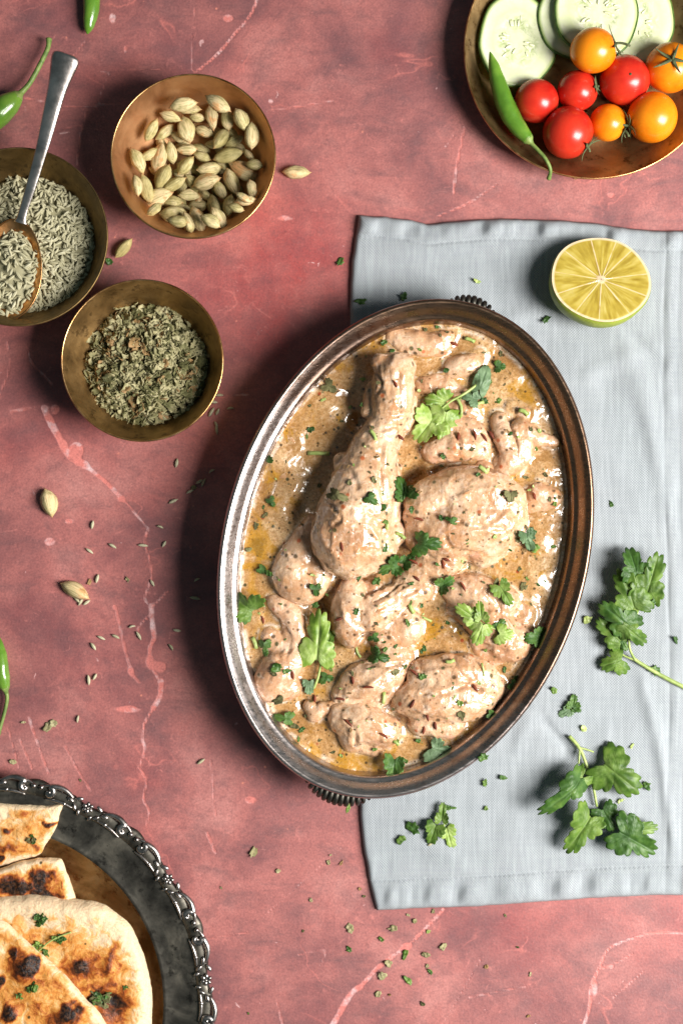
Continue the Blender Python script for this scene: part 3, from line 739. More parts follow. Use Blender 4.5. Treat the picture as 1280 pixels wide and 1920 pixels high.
for label, cat, seed, runs in PIECES:
    A = Acc()
    for run in runs:
        R = np.array(run, float)
        m = max(2, int(sum(np.hypot(*(R[i+1, :2]-R[i, :2])) for i in range(len(R)-1))/7))
        Q = crom(R, m)
        for px, py, z, r in Q:
            w = W(px, py, z+.5*r)
            r = max(r, 6)
            A.add(*uv_sphere((w[0], w[1], z), (r, r, r*(.80 if seed else .92))))
            BLOBS.append((w[0], w[1], z, r))
    V, F = A.get()
    V, F, Nn = remesh(V, F, 3.4 if seed else 3.2, 7)
    sd = seed*31
    lump = fbm(V, 46, sd, 2); mid = fbm(V, 17, sd+3, 2)
    rid = 1-np.abs(fbm(V*np.array((1, .6, 1)), 26, sd+7, 2))*2.2
    fold = 1-np.abs(fbm(V+14*np.stack([lump, mid, lump], 1), 40, sd+9, 1))*3.2
    kf = {0: .75, 1: .55, 3: .5, 7: .85}.get(seed, .9)
    d = 5.5*kf*lump+1.9*kf*mid+1.1*np.clip(rid, 0, 1)**3+1.9*np.clip(fold, 0, 1)**4+.5*kf*fbm(V, 8, sd+5, 1)
    jit = fbm(V, 12, sd+11, 2)*2.6
    for sw, dep, sp_ in STROKES.get(seed, []):
        P = crom([W(a_, b_, 120)[:2] for a_, b_ in sp_], 5*len(sp_)) if len(sp_) > 2 else np.array([W(a_, b_, 120)[:2] for a_, b_ in sp_])
        dm = np.full(len(V), 1e9)
        for a_, b_ in zip(P[:-1], P[1:]):
            ab = b_-a_; tt = np.clip(((V[:, :2]-a_)@ab)/(ab@ab+1e-9), 0, 1); dm = np.minimum(dm, np.hypot(*(V[:, :2]-a_-tt[:, None]*ab).T))
        dm = np.abs(dm+jit); dep = dep*(.8+.5*fbm(V, 18, sd+13, 1))
        d = d+dep*np.exp(-(dm/(sw*1.15))**2)*np.clip(Nn[:, 2]+.3, 0, 1)
        d = d-.3*np.minimum(dep, 0)*np.exp(-((dm-sw*2.0)/sw)**2)*np.clip(Nn[:, 2], 0, 1)
    V = V+Nn*d[:, None]
    PIECE_DATA.append((label, cat, seed, V, F))
BL = np.array(BLOBS)
LUMPS = [(w[0], w[1], r, a) for (px, py, r, a) in [(782, 888, 16, -30), (765, 900, 14, -26), (562, 955, 20, -16), (600, 1130, 16, -26), (612, 1150, 14, -22), (762, 1290, 12, -26), (780, 1262, 10, -20), (672, 790, 16, -14), (655, 740, 20, -8), (598, 890, 22, -10), (690, 1080, 10, -18), (765, 1080, 10, -16), (625, 1200, 14, -16), (575, 1320, 12, -12), (740, 1345, 10, -20), (885, 1065, 14, -8), (940, 905, 10, -14), (820, 880, 12, -16), (585, 1180, 12, -14), (600, 760, 30, 4), (650, 700, 26, 4), (560, 800, 20, 5), (520, 860, 26, 7), (545, 920, 20, 5), (490, 980, 24, 4), (1010, 1010, 30, 5),
         (1000, 1090, 24, 5), (960, 1240, 30, 5), (830, 1160, 26, 4), (800, 1400, 28, 4), (900, 1370, 30, 4), (560, 1400, 26, 4), (640, 1430, 22, 3), (960, 700, 28, 5), (900, 640, 26, 4),
         (1000, 760, 22, 4), (880, 760, 18, 6), (480, 1160, 16, 5), (1020, 880, 20, 6), (500, 1060, 16, 4), (760, 1440, 24, 3)] for w in [W(px, py, ZS)]]
OILS = [(480, 1030, 34), (400+255/2.78, 960+60, 24), (620, 655, 26), (570, 790, 26), (985, 735, 24), (690, 640, 22), (815, 1160, 24), (650, 1415, 34), (700, 1440, 26), (800, 1195, 26),
        (960, 880, 18), (540, 810, 18), (870, 1360, 22), (905, 770, 16), (1010, 1080, 18), (475, 1100, 20), (640, 690, 22), (945, 1010, 14), (590, 1420, 16)]

def build_sauce():
    g = 2.6
    gx = np.arange(DC[0]-420, DC[0]+420, g); gy = np.arange(DC[1]-440, DC[1]+440, g)
    X, Y = np.meshgrid(gx, gy)
    u = (X-DC[0])*UA[0]+(Y-DC[1])*UA[1]; w = (X-DC[0])*UB[0]+(Y-DC[1])*UB[1]
    inside = (u/(DA-37.0))**2+(w/(DB-37.0))**2
    Z = np.full(X.shape, ZS)+2.2*n2(X, Y, 60, 2, 3)+1.0*n2(X, Y, 14, 6, 2)
    cl = np.zeros(X.shape)
    for x, y, z, r in BL:
        hz = abs(z-ZS)
        if hz < r*.85:
            rw = sqrt((r*.9)**2-hz**2)
            sl = (abs(X-x) < rw+30) & (abs(Y-y) < rw+30)
            d = np.hypot(X[sl]-x, Y[sl]-y)-rw
            cl[sl] = np.maximum(cl[sl], 4*np.exp(-np.maximum(d, 0)/4))
    Z += cl
    froth_glint = np.clip(1-np.abs(cl-2.2)/1.9, 0, 1)*(cl > .6)  # band round each piece where highlights are painted on the meniscus
    froth_glint = np.maximum(froth_glint, np.clip(1-np.abs(inside-.965)/.03, 0, 1)*.9)
    for x, y, r, a in LUMPS: Z += a*np.exp(-((X-x)**2+(Y-y)**2)/(r*r))
    Z += 5*np.clip((inside-.93)/.09, 0, 1)**2*(.6+.5*n2(X, Y, 30, 8))
    oil = np.zeros(X.shape)
    for px, py, r in OILS:
        q = W(px, py, ZS); oil += .17*np.exp(-((X-q[0])**2+(Y-q[1])**2)/(r*r))
    ok = inside < 1.0
    ids = -np.ones(X.shape, int); ids[ok] = np.arange(ok.sum())
    V = np.stack([X[ok], Y[ok], Z[ok]], 1)
    q = np.stack([ids[:-1, :-1], ids[:-1, 1:], ids[1:, 1:], ids[1:, :-1]], -1).reshape(-1, 4)
    q = q[(q >= 0).all(1)]
    o = wobj('curry_sauce', V, q, MAT['sauce'], (DC[0], DC[1], ZS), attrs=dict(oil=oil[ok], froth_glint=froth_glint[ok]))
    tag(o, 'creamy tan curry sauce filling the oval silver dish', 'curry sauce')
    return X, Y, Z, ok, gx, gy, g
SX, SY, SZ, SOK, GX, GY, GG = build_sauce()
HM = SZ.copy()
for label, cat, seed, V, F in PIECE_DATA:
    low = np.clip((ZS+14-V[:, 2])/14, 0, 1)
    c = V.mean(0); org = (c[0], c[1], V[:, 2].min())
    o = wobj('chicken_drumstick' if cat == 'drumstick' else ('chicken_skin' if cat == 'chicken skin' else 'chicken_piece'), V, F, MAT['chicken'], org, attrs=dict(low=low))
    tag(o, label, cat, 'chicken pieces in the curry')
    ix = np.clip(np.rint((V[:, 0]-GX[0])/GG).astype(int), 1, len(GX)-2); iy = np.clip(np.rint((V[:, 1]-GY[0])/GG).astype(int), 1, len(GY)-2)
    for dx in (-1, 0, 1):
        for dy in (-1, 0, 1):
            np.maximum.at(HM, (iy+dy, ix+dx), V[:, 2])

def surf(px, py):
    """top of the food seen at this pixel"""
    h = ZS
    for _ in range(6):
        x, y, _z = W(px, py, h)
        i = int(np.clip(round((x-GX[0])/GG), 0, len(GX)-1)); j = int(np.clip(round((y-GY[0])/GG), 0, len(GY)-1))
        h = .5*h+.5*float(HM[j, i])
    return W(px, py, h)
def hm_at(X, Y):
    i = np.clip(np.rint((X-GX[0])/GG).astype(int), 0, len(GX)-1); j = np.clip(np.rint((Y-GY[0])/GG).astype(int), 0, len(GY)-1)
    return HM[j, i]

# ------------------------------------------------------------------ coriander
def leaf_outline(L, wd=1.0, lobes=3, depth=.26, teeth=22, tooth=.07, seed=0, n=96):
    r = random.Random(seed)
    a = np.arange(n)*2*pi/n-pi
    aa = np.abs(a)
    lobe = np.abs(np.cos(1.5*a+r.uniform(-.12, .12)))**.55
    back = np.clip((aa-2.25)/.7, 0, 1)
    R = 1-depth*2.5*(1-lobe)*(1-back)
    R = R*(1-.62*back)
    k = teeth*.38+r.uniform(-.5, .5); ph = r.uniform(-.6, .6)
    tr = np.abs(np.sin(k*a+ph+.25*np.sin(3*a+ph)))
    R = R*(1+(tooth*2.9*(tr**.6-.75)+.03*np.abs(np.sin(2.3*k*a+ph)))*(1-back))
    R = R*.56*L*(1+.07*np.sin(a*2+ph*3)+.05*np.sin(a+seed))
    x = R*np.cos(a)*1.05; y = R*np.sin(a)*wd*1.05
    x = x-x.min()
    return np.stack([x, y], 1)
def leaf_mesh(name, L, mat, seed=0, wd=1.0, lobes=3, depth=.26, curl=.12, fold=.06, n=130, rings=9, thick=.8, tooth=.075, teeth=22):
    O = leaf_outline(L, wd, lobes, depth, teeth, tooth, seed, n)
    r = random.Random(seed+5); c = (L*.42, 0.0)
    k1 = curl*r.uniform(.6, 1.5); tw = r.uniform(-.25, .25); ph = r.random()*6
    def zt(x, y, rho):
        an = np.arctan2(y-c[1], x-c[0])
        z = L*k1*(1-((x-L*.45)/(L*.5))**2*.9)-L*k1*.9*(np.abs(y)/(L*.4))**1.5*np.sign(.3+sin(ph))
        z += L*fold*.55*rho*rho*np.cos(3*an+ph)+tw*y*(x/L)
        z += L*(.05+curl*.35)*n2(x, y, L*.38, seed, 3)-L*.02*np.exp(-(y/(L*.03))**2)*(x < L*.8)
        return z
    V, F, rh = cap(O, zt, lambda x, y, q: zt(x, y, q)-thick, rings, c)
    # vein field: midrib and ribs running to lobes and teeth
    bx, by = L*.08, 0
    an = np.arctan2(V[:, 1]-by, V[:, 0]-bx); dist = np.hypot(V[:, 0]-bx, V[:, 1]-by)
    vein = np.zeros(len(V))
    for b in (0, .3, -.3, .62, -.62, 1.0, -1.0):
        vein = np.maximum(vein, np.exp(-(np.abs(an-b)*dist/(L*.018+.7))**2)*(1-.4*dist/L))
    V[:, 2] -= V[:, 2].min()
    return mesh(name, V, F, mat, dict(veins=vein))

def drape(me_V, lift=1.0):
    return me_V

def leaf_at(px, py, L, ang, mat='leaf', name='coriander_leaf', label=None, seed=0, wd=1.0, lobes=3, depth=.26, curl=.12, on='food', z=None, group=None, cat='coriander leaf', tilt=0, centre=True, fold=.06, drop=.55, tooth=.075, teeth=22, parent=None, pz=0):
    """leaf whose middle sits at the pixel; ang = image direction its tip points to (degrees, y down)"""
    a = -radians(ang)
    w = surf(px, py) if on == 'food' else W(px, py, z)
    me = leaf_mesh(name, L, MAT[mat], seed, wd, lobes, depth, curl, fold, tooth=tooth, teeth=teeth)
    loc = (w[0]-cos(a)*L*.45, w[1]-sin(a)*L*.45, w[2])
    if on == 'food':   # settle it on the relief below, vertex by vertex
        n = len(me.vertices); co = np.empty(n*3, np.float32); me.vertices.foreach_get('co', co); co = co.reshape(-1, 3)/S
        X = loc[0]+co[:, 0]*cos(a)-co[:, 1]*sin(a); Y = loc[1]+co[:, 0]*sin(a)+co[:, 1]*cos(a)
        H = np.zeros(n)
        for dx in (-6, 0, 6):
            for dy in (-6, 0, 6): H += hm_at(X+dx, Y+dy)/9
        H = np.maximum(H, loc[2]-14)
        co[:, 2] = co[:, 2]*drop*1.2+(H-loc[2])*.85+1.2
        me.vertices.foreach_set('co', (co*S).ravel().astype(np.float32)); me.update()
    o = obj(name, me, parent, loc, (0, radians(tilt), a))
    if label and not parent: tag(o, label, cat, group)
    return o

G_LEAF = 'coriander leaves on the curry'
FOOD_LEAVES = [  # px, py, L, angle, mat, seed, wd, label
    (755, 921, 52, 250, 'leafdark', 3, .75, 'dark coriander leaf between the drumstick and the smooth thigh'),
    (797, 1019, 58, 5, 'leafdark', 4, .75, 'dark ragged coriander leaf lying on the lower edge of the smooth thigh'),
    (732, 1062, 48, 160, 'leafdark', 5, .8, 'left leaf of the pair just below the drumstick tip'),
    (762, 1052, 36, -40, 'leafdark', 6, .7, 'right leaf of the pair just below the drumstick tip'),
    (832, 1095, 40, -30, 'leafdark', 7, .8, 'small dark coriander leaf below the smooth thigh, near its corner'),
    (942, 1110, 58, 60, 'leaf', 8, .6, 'narrow coriander leaf curled on the right sauce above the bright leaf'),
    (1003, 1195, 46, 180, 'leafdark', 9, .75, 'dark folded coriander leaf against the right wall of the dish'),
    (463, 1136, 62, 215, 'leaf', 10, .95, 'wide coriander leaf touching the left wall of the dish'),
    (497, 860, 30, 250, 'leafdark', 12, .9, 'small dark coriander leaf at the upper left wall of the dish'),
    (495, 1070, 34, 30, 'leafdark', 13, .5, 'slim dark coriander leaf by the yellow oil at left'),
    (535, 1345, 42, 190, 'leafdark', 14, .6, 'dark coriander leaf in sauce at the lower left wall'),
    (737, 1436, 62, 95, 'leafdark', 15, .62, 'long dark coriander leaf at the very bottom edge of the sauce'),
    (820, 1405, 56, 20, 'leafgrey', 16, .85, 'greyish frilly coriander leaf in the bottom sauce'),
    (708, 1229, 42, 15, 'leafdark', 17, .7, 'dark coriander leaf on the rounded centre bottom piece'),
    (986, 1010, 50, 70, 'leafgrey', 18, .6, 'pale coriander leaf on sauce right of the smooth thigh'),
    (695, 936, 28, 40, 'leafdark', 19, .8, 'small coriander leaf on the middle of the drumstick'),
    (592, 1104, 26, 80, 'leafdark', 20, .8, 'tiny dark leaf on the smooth piece left of the drumstick'),
    (630, 928, 42, 25, 'drydark', 21, .5, 'olive brown cooked leaf stuck to the left of the drumstick'),
    (617, 725, 34, 30, 'drydark', 22, .7, 'dark cooked leaf floating in the upper left sauce'),
    (884, 748, 40, 200, 'leafgrey', 23, .8, 'grey green leaf under the upright folded leaf'),
    (935, 688, 26, 0, 'leafdark', 24, .8, 'small dark leaf in the upper right sauce'),
    (508, 940, 22, 60, 'leafdark', 25, .8, 'black green leaf scrap in the left sauce'),
    (497, 1213, 36, 85, 'leafdark', 26, .6, 'dark leaf against the left wall beside the pale stem'),
    (580, 1285, 30, 90, 'leafgrey', 27, .9, 'grey green leaf under the base of the big bright leaf'),
    (610, 1270, 28, 10, 'leafdark', 28, .8, 'dark leaf right of the base of the big bright leaf'),
    (845, 975, 24, 200, 'leafdark', 29, .6, 'dark shiny leaf scrap on the middle of the smooth thigh'),
    (956, 930, 26, 90, 'drydark', 30, .9, 'brown green leaf scrap near the right end of the thigh'),
    (700, 1195, 24, 170, 'leafdark', 31, .7, 'dark scrap under the shredded piece'),
    (962, 1285, 24, 40, 'leafdark', 32, .8, 'dark leaf by the lower right wall of the dish'),
    (920, 1338, 22, 20, 'leafdark', 33, .8, 'small dark leaf right of the blocky piece'),
    (652, 1015, 0, 0, '', 0, 0, ''),
]
for px, py, L, ang, mt, sd, wd, lb in FOOD_LEAVES:
    if L: leaf_at(px, py, L*.92, ang, mt, label=lb, seed=sd, wd=wd, group=G_LEAF, depth=.22+.1*(sd % 3)/2, curl=.26, fold=.12)

def sprig(name, label, cat, origin, stems, leaves, group=None, stem_mat='stem'):
    """stems: [(points(px,py,h), r0, r1)], leaves: [(px,py,L,ang,mat,seed,wd,z,tilt)] -> children"""
    o0 = W(*origin)
    root = empty(name, o0); tag(root, label, cat, group)
    for pts, r0, r1 in stems:
        P = crom([W(*p) for p in pts], 4*len(pts))
        V, F = tube(P, np.linspace(r0, r1, len(P)), 8)
        wobj('stem', V, F, MAT[stem_mat], P[0], root, o0)
    for i, (px, py, L, ang, mt, sd, wd, z, tilt) in enumerate(leaves):
        a = -radians(ang); w = W(px, py, z)
        me = leaf_mesh('leaflet', L, MAT[mt], sd, wd, 3, .24, .13, .06)
        loc = np.array((w[0]-cos(a)*L*.45, w[1]-sin(a)*L*.45, w[2]))-np.array(o0)
        obj('leaflet', me, root, loc, (radians(tilt)*.6, radians(tilt), a))
    return root

def fh(px, py, d=0): return surf(px, py)[2]+d
h1 = fh(820, 790)
sprig('coriander_sprig', 'bright lime green frilly coriander leaf standing right of the drumstick bone', 'coriander sprig', (885, 728, h1), [
    ([(892, 722, h1+8), (870, 738, h1+14), (845, 752, h1+14), (825, 768, h1+12)], 2.6, 1.8)],
    [(798, 800, 64, 128, 'leafbright', 41, .85, h1+6, -6), (830, 792, 66, 100, 'leafbright', 42, .75, h1+8, -4), (822, 752, 54, 190, 'leafbright', 43, .7, h1+8, 4)], G_LEAF)
h2 = fh(597, 1215)
sprig('coriander_sprig', 'big bright coriander leaf left of the shredded piece, tip pointing up', 'coriander sprig', (592, 1282, h2), [
    ([(588, 1290, h2+2), (596, 1270, h2+8), (602, 1240, h2+12)], 2.8, 2)],
    [(597, 1205, 104, 275, 'leafbright', 44, .62, h2+5, -8), (612, 1210, 60, 290, 'leaf', 45, .5, h2+3, 0)], G_LEAF)
h3 = fh(897, 1165)
sprig('coriander_sprig', 'three lobed light green coriander leaf on the right chicken piece', 'coriander sprig', (920, 1182, h3), [
    ([(890, 1160, h3+10), (908, 1172, h3+11), (930, 1180, h3+8)], 1.8, 1.5)],
    [(880, 1152, 52, 215, 'leafbright', 46, .7, h3+5, -5), (900, 1150, 40, 265, 'leafbright', 47, .6, h3+5, -5), (898, 1182, 46, 110, 'leafbright', 48, .9, h3+4, 0),
     (943, 1188, 38, 10, 'leafbright', 49, .9, h3+3, 6), (936, 1175, 28, -50, 'leafdark', 50, .8, h3+4, 0)], G_LEAF)
# upright folded leaf
h4 = fh(900, 715)
leaf_at(902, 716, 62, 290, 'leafgrey', label='smooth grey green folded leaf in the upper right of the curry', seed=51, wd=.42, group=G_LEAF, depth=.04, curl=.25, tooth=.02)

# green stem pieces
def stalk(px, py, L, ang, r, mat='stem', label='', on='food', z=0, name='coriander_piece', group='chopped coriander stems on the curry'):
    a = -radians(ang)
    w = surf(px, py) if on == 'food' else W(px, py, z)
    kk = .12*L*sin(px); P = [(-L/2, -kk, r*.4), (-L/4, 0, r*.8), (0, kk*.4, r*.9), (L/4, 0, r*.8), (L/2, -kk, r*.4)]
    V, F = tube(P, [r*1.15, r*.9, r, r*.85, r*1.1], 8, flat=.7)
    o = obj(name, mesh(name, V, F, MAT[mat]), None, (w[0], w[1], w[2]+r*.2), (0, 0, a)); tag(o, label, 'coriander stem', group)
STALKS = [(597, 850, 46, 2, 5.5, 'cut green stem piece floating left of the drumstick'), (719, 1308, 24, 95, 5, 'cut stem standing between the bottom chicken pieces'),
          (862, 762, 44, 75, 4.5, 'pale stem piece under the bright frilly leaf'), (700, 815, 24, 60, 5, 'curved pale stem on the neck of the drumstick'),
          (880, 637, 22, 20, 5, 'pale stem piece in the top sauce'), (770, 1140, 24, 65, 5.5, 'pale green stem piece right of the shredded chicken'),
          (798, 1160, 26, 25, 3.5, 'thin green stem in the central oil pool'), (478, 1205, 24, 70, 5.5, 'pale thick stem piece at the left wall'),
          (750, 1003, 24, 30, 5, 'light stem piece on the left corner of the thigh'), (670, 1222, 26, 70, 3.6, 'thin curved stem under the shredded piece'),
          (895, 757, 26, -20, 5, 'pale stem beside the grey green leaf'), (981, 772, 22, 30, 6, 'pale stem in the right sauce'), (905, 880, 22, 40, 6, 'pale stem above the smooth thigh'),
          (843, 1240, 18, 170, 5, 'green stem bit on the top edge of the blocky piece'), (725, 985, 16, 90, 5, 'yellow green stem bit at the right edge of the drumstick'),
          (904, 1313, 0, 0, 0, ''), (905, 1255, 28, 80, 2.6, 'thin dark stem on the blocky piece'), (742, 1392, 14, 40, 4.5, 'stem bit on the stubby bottom piece'), (870, 742, 30, -35, 3, 'fine stem across the upper right sauce')]
for px, py, L, a, r, lb in STALKS:
    if L: stalk(px, py, L*.85, a, r*.68, label=lb)

# small shared shapes: chopped flakes, crumbs, seeds
def flake_mesh(name, mat, seed, L=16.0, n=14, rings=3, curl=.3, wd=.7):
    r = random.Random(seed)
    a = np.arange(n)*2*pi/n
    R = np.array([r.uniform(.45, 1.2) for _ in range(n)])*L/2; R = .82*R+.09*(np.roll(R, 1)+np.roll(R, -1))
    O = np.stack([R*np.cos(a), R*np.sin(a)*wd], 1)
    k = r.uniform(-1, 1)*curl; k2 = r.uniform(.3, 1)*curl; ph = r.uniform(0, 3)
    zt = lambda x, y, q: k2*2*(x*cos(ph)+y*sin(ph))**2/L+k*x*y/L*2+L*.06*np.sin(x*1.1+ph)
    V, F, _ = cap(O, zt, lambda x, y, q: zt(x, y, q)-.9, rings)
    V[:, 2] -= V[:, 2].min()
    ve = np.exp(-(np.abs(V[:, 1])/1.0)**2)
    return mesh(name, V, F, mat, dict(veins=ve))
def seed_mesh(name, mat, L, w, bend, seed=0, n=10, m=9):
    xs = np.linspace(-1, 1, m)
    P = [(x*L/2, bend*L*(1-x*x), 0) for x in xs]
    R = w/2*np.clip(1-np.abs(xs)**2.3, .06, 1)
    V, F = tube(P, R, n, ridges=5, ramp=.13)
    a = np.tile(np.arange(n)*2*pi/n, m); g = np.clip(-np.cos(5*a), 0, 1)
    g = np.append(g, [0, 0])
    return mesh(name, V, F, mat, dict(groove=g*.8))
FL = {k: [flake_mesh('leaf_flake', MAT[k], i*7+hash_i, 17, wd=w, curl=.5) for i, w in enumerate((.5, .65, .8, .9, .6, .75, .45, .7))]
      for hash_i, k in enumerate(('leaf', 'leafdark', 'leafbright', 'dry', 'drybrown', 'drydark', 'stem'))}
SEEDM = [seed_mesh('fennel_seed', MAT['fennel'], L, w, b) for L, w, b in ((22, 6.4, .02), (20, 6.0, .07), (24, 6.8, .04), (18, 6.4, .0), (17, 5.0, .16), (21, 7.2, .03))]
CUMM = [seed_mesh('cumin_seed', MAT['cumin'], L, w, b) for L, w, b in ((19, 5.4, .03), (16, 5.2, .07), (22, 4.6, .1))]

# chopped bits on the curry
pts = [(585, 805, 'leafdark'), (825, 1060, ''), (775, 1010, ''), (925, 655, 'stem')]
bit_r = random.Random(21); made = []
hand = [(582, 806, 'leafdark', 15), (606, 750, 'stem', 12), (707, 1090, 'leafdark', 18), (668, 1145, 'leafdark', 14), (722, 1028, 'leafdark', 18), (770, 1130, 'leaf', 12), (763, 1170, 'leafgrey', 0),
        (764, 1168, 'leaf', 16), (838, 1167, 'leafdark', 15), (790, 1135, 'leafdark', 11), (793, 1268, 'leafdark', 15), (848, 1290, 'leafdark', 9), (862, 1318, 'leaf', 18), (745, 1390, 'leaf', 13),
        (703, 1405, 'leaf', 14), (784, 1388, 'leafdark', 16), (566, 1368, 'leafdark', 15), (560, 1385, 'leaf', 14), (705, 818, 'leafdark', 12), (826, 970, 'leafdark', 12), (717, 925, 'leaf', 13),
        (718, 952, 'leafdark', 16), (722, 978, 'leaf', 12), (772, 955, 'leafdark', 13), (520, 1250, 'leafdark', 22), (512, 1262, 'drydark', 20), (537, 1258, 'leafdark', 18), (795, 1215, 'leafdark', 12),
        (655, 905, 'drydark', 12), (700, 900, 'drydark', 14), (1036, 1025, 'leaf', 14), (1002, 1028, 'leaf', 20), (996, 995, 'leafdark', 16), (870, 655, 'leaf', 0), (786, 655, 'leaf', 13), (985, 895, 'drydark', 12),
        (1022, 890, 'drydark', 11), (995, 805, 'drydark', 10), (957, 812, 'leafdark', 10), (905, 735, 'leafdark', 14), (908, 752, 'leafdark', 16), (934, 752, 'leaf', 13), (800, 820, 'drydark', 10),
        (830, 857, 'leafdark', 12), (895, 890, 'leafdark', 11), (958, 842, 'drybrown', 8), (645, 1262, 'leafdark', 0), (760, 1250, 'leafdark', 12), (740, 1262, 'drydark', 18), (706, 1170, 'drydark', 13),
        (705, 1215, 'leafdark', 13), (655, 1300, 'drybrown', 9), (522, 1313, 'drydark', 24), (552, 1362, 'drydark', 18), (865, 1340, 'drydark', 20), (945, 1255, 'leafdark', 16), (968, 1270, 'leafdark', 16),
        (880, 1172, 'drydark', 0), (930, 1090, 'drydark', 24), (1008, 1096, 'leafdark', 12), (980, 1100, 'drydark', 18), (998, 1028, 'drydark', 16), (820, 613, 'leafdark', 12), (797, 618, 'drydark', 10), (825, 628, 'drydark', 10),
        (720, 642, 'leafdark', 14), (835, 695, 'leafdark', 12), (938, 662, 'drydark', 16), (640, 790, 'drydark', 9), (560, 760, 'drydark', 8), (598, 910, 'drydark', 10), (480, 985, 'drydark', 14),
        (497, 965, 'drydark', 15), (466, 1030, 'drydark', 14), (590, 1135, 'leafdark', 16), (672, 1085, 'leafdark', 14), (770, 1095, 'leafdark', 14), (790, 1222, 'leafdark', 10), (910, 1220, 'leaf', 9)]
for px, py, mt, L in hand:
    if L and mt in FL: made.append((px, py, mt, L))
tries = 0
while len(made) < 270 and tries < 3000:
    tries += 1
    t = bit_r.uniform(0, 2*pi); q = sqrt(bit_r.random())*.97
    px = 757+q*(sin(TH)*430*cos(t)+cos(TH)*292*sin(t)); py = 1028-q*(cos(TH)*430*cos(t)-sin(TH)*292*sin(t))
    made.append((px, py, bit_r.choice(['leafdark', 'drydark', 'drydark', 'leaf', 'drybrown', 'stem']), bit_r.choice((4.5, 5.5, 6.5, 8, 10.5))))
for px, py, mt, L in made:
    w = surf(px, py); i = bit_r.randrange(8)
    o = obj('coriander_bit' if mt in ('leaf', 'leafdark', 'leafbright', 'stem') else 'herb_fleck', FL[mt][i], None, (w[0], w[1], w[2]-.4), (bit_r.uniform(-.25, .25), bit_r.uniform(-.25, .25), bit_r.uniform(0, 6.28)), L/16)
    if mt in ('leaf', 'leafdark', 'leafbright', 'stem'): tag(o, 'tiny chopped scrap of green coriander on the curry', 'coriander bit', 'chopped coriander scraps over the curry')
    else: tag(o, 'tiny brown green fleck of dried herb in the curry', 'herb fleck', 'dried herb flecks in the curry')
CUM = [(775, 1055, 30), (830, 1058, 80), (866, 1100, 60), (836, 1050, 20), (492, 1162, 75), (548, 1265, 80), (660, 1275, 80), (638, 1312, 5), (775, 1262, 40), (772, 1320, 120), (800, 1345, 75), (815, 1360, 80), (793, 1369, 100),
       (652, 1356, 45), (589, 1310, 90), (636, 1160, 160), (690, 1290, 0), (718, 1380, 30), (888, 815, 75), (858, 818, 95), (905, 820, 50), (920, 815, 60), (785, 975, 15), (750, 820, 40), (780, 1085, 40), (640, 1025, 80), (890, 1290, 60), (1000, 930, 70), (850, 645, 20), (740, 720, 60)]
CUM.sort(key=lambda q: q[1])
for i, (px, py, a) in enumerate(CUM):
    w = surf(px, py)
    o = obj('cumin_seed', CUMM[i % 3], None, (w[0], w[1], w[2]+1.2), (0, 0, -radians(a)))
    tag(o, f'reddish brown cumin seed on the curry, {ordinal(i+1)} cumin seed from the top', 'cumin seed', 'cumin seeds in the curry')

# ------------------------------------------------------------------ sprigs and crumbs on the napkin
ZN = 16.0
sprig('coriander_sprig', 'leafy coriander sprig on the napkin whose long stem runs off to the right', 'coriander sprig', (1185, 1235, ZN), [
    ([(1300, 1298, ZN+6), (1245, 1270, ZN+6), (1205, 1247, ZN+8), (1186, 1234, ZN+9)], 4.2, 3.2),
    ([(1190, 1238, ZN+9), (1180, 1218, ZN+16), (1178, 1195, ZN+22)], 2.6, 2.0), ([(1186, 1236, ZN+9), (1170, 1230, ZN+8), (1158, 1220, ZN+8)], 2.2, 1.6),
    ([(1178, 1195, ZN+22), (1190, 1165, ZN+26), (1196, 1140, ZN+26)], 2.2, 1.6), ([(1158, 1222, ZN+8), (1150, 1200, ZN+14), (1146, 1180, ZN+14)], 1.8, 1.3)],
    [(1178, 1115, 92, 250, 'leaf', 61, .7, ZN+24, -4), (1216, 1090, 96, 285, 'leaf', 62, .62, ZN+26, -6), (1185, 1062, 60, 255, 'leafdark', 63, .9, ZN+20, 0),
     (1160, 1160, 86, 220, 'leafdark', 64, .6, ZN+18, -4), (1178, 1180, 70, 40, 'leaf', 65, .6, ZN+18, 6), (1148, 1188, 76, 225, 'leaf', 66, .6, ZN+12, -2),
     (1176, 1150, 44, 195, 'leafbright', 67, .9, ZN+24, 0), (1218, 1132, 42, -38, 'leafdark', 68, .32, ZN+22, -12), (1150, 1240, 54, 160, 'leaf', 69, .85, ZN+4, 4), (1165, 1205, 30, 60, 'leafdark', 70, .7, ZN+14, 0)])
sprig('coriander_sprig', 'coriander sprig with four broad leaves spread on the lower right napkin', 'coriander sprig', (1118, 1512, ZN), [
    ([(1066, 1380, ZN+6), (1085, 1402, ZN+8), (1097, 1430, ZN+10), (1110, 1470, ZN+8), (1118, 1512, ZN+6)], 3.6, 2.4),
    ([(1085, 1402, ZN+8), (1098, 1405, ZN+9), (1112, 1410, ZN+8)], 2.0, 1.6), ([(1086, 1404, ZN+8), (1085, 1420, ZN+12), (1084, 1432, ZN+14)], 2.0, 1.6)],
    [(1150, 1448, 104, 38, 'leaf', 71, .74, ZN+5, -4), (1055, 1478, 112, 140, 'leafdark', 72, .42, ZN+14, -10), (1068, 1472, 100, 138, 'leaf', 76, .36, ZN+8, -4),
     (1088, 1548, 96, 125, 'leaf', 73, .62, ZN+8, -5), (1135, 1530, 60, 60, 'leafdark', 74, .7, ZN+6, 0), (1180, 1570, 104, 30, 'leafdark', 75, .62, ZN+8, -4), (1190, 1550, 74, 0, 'leaf', 77, .5, ZN+10, -6)])
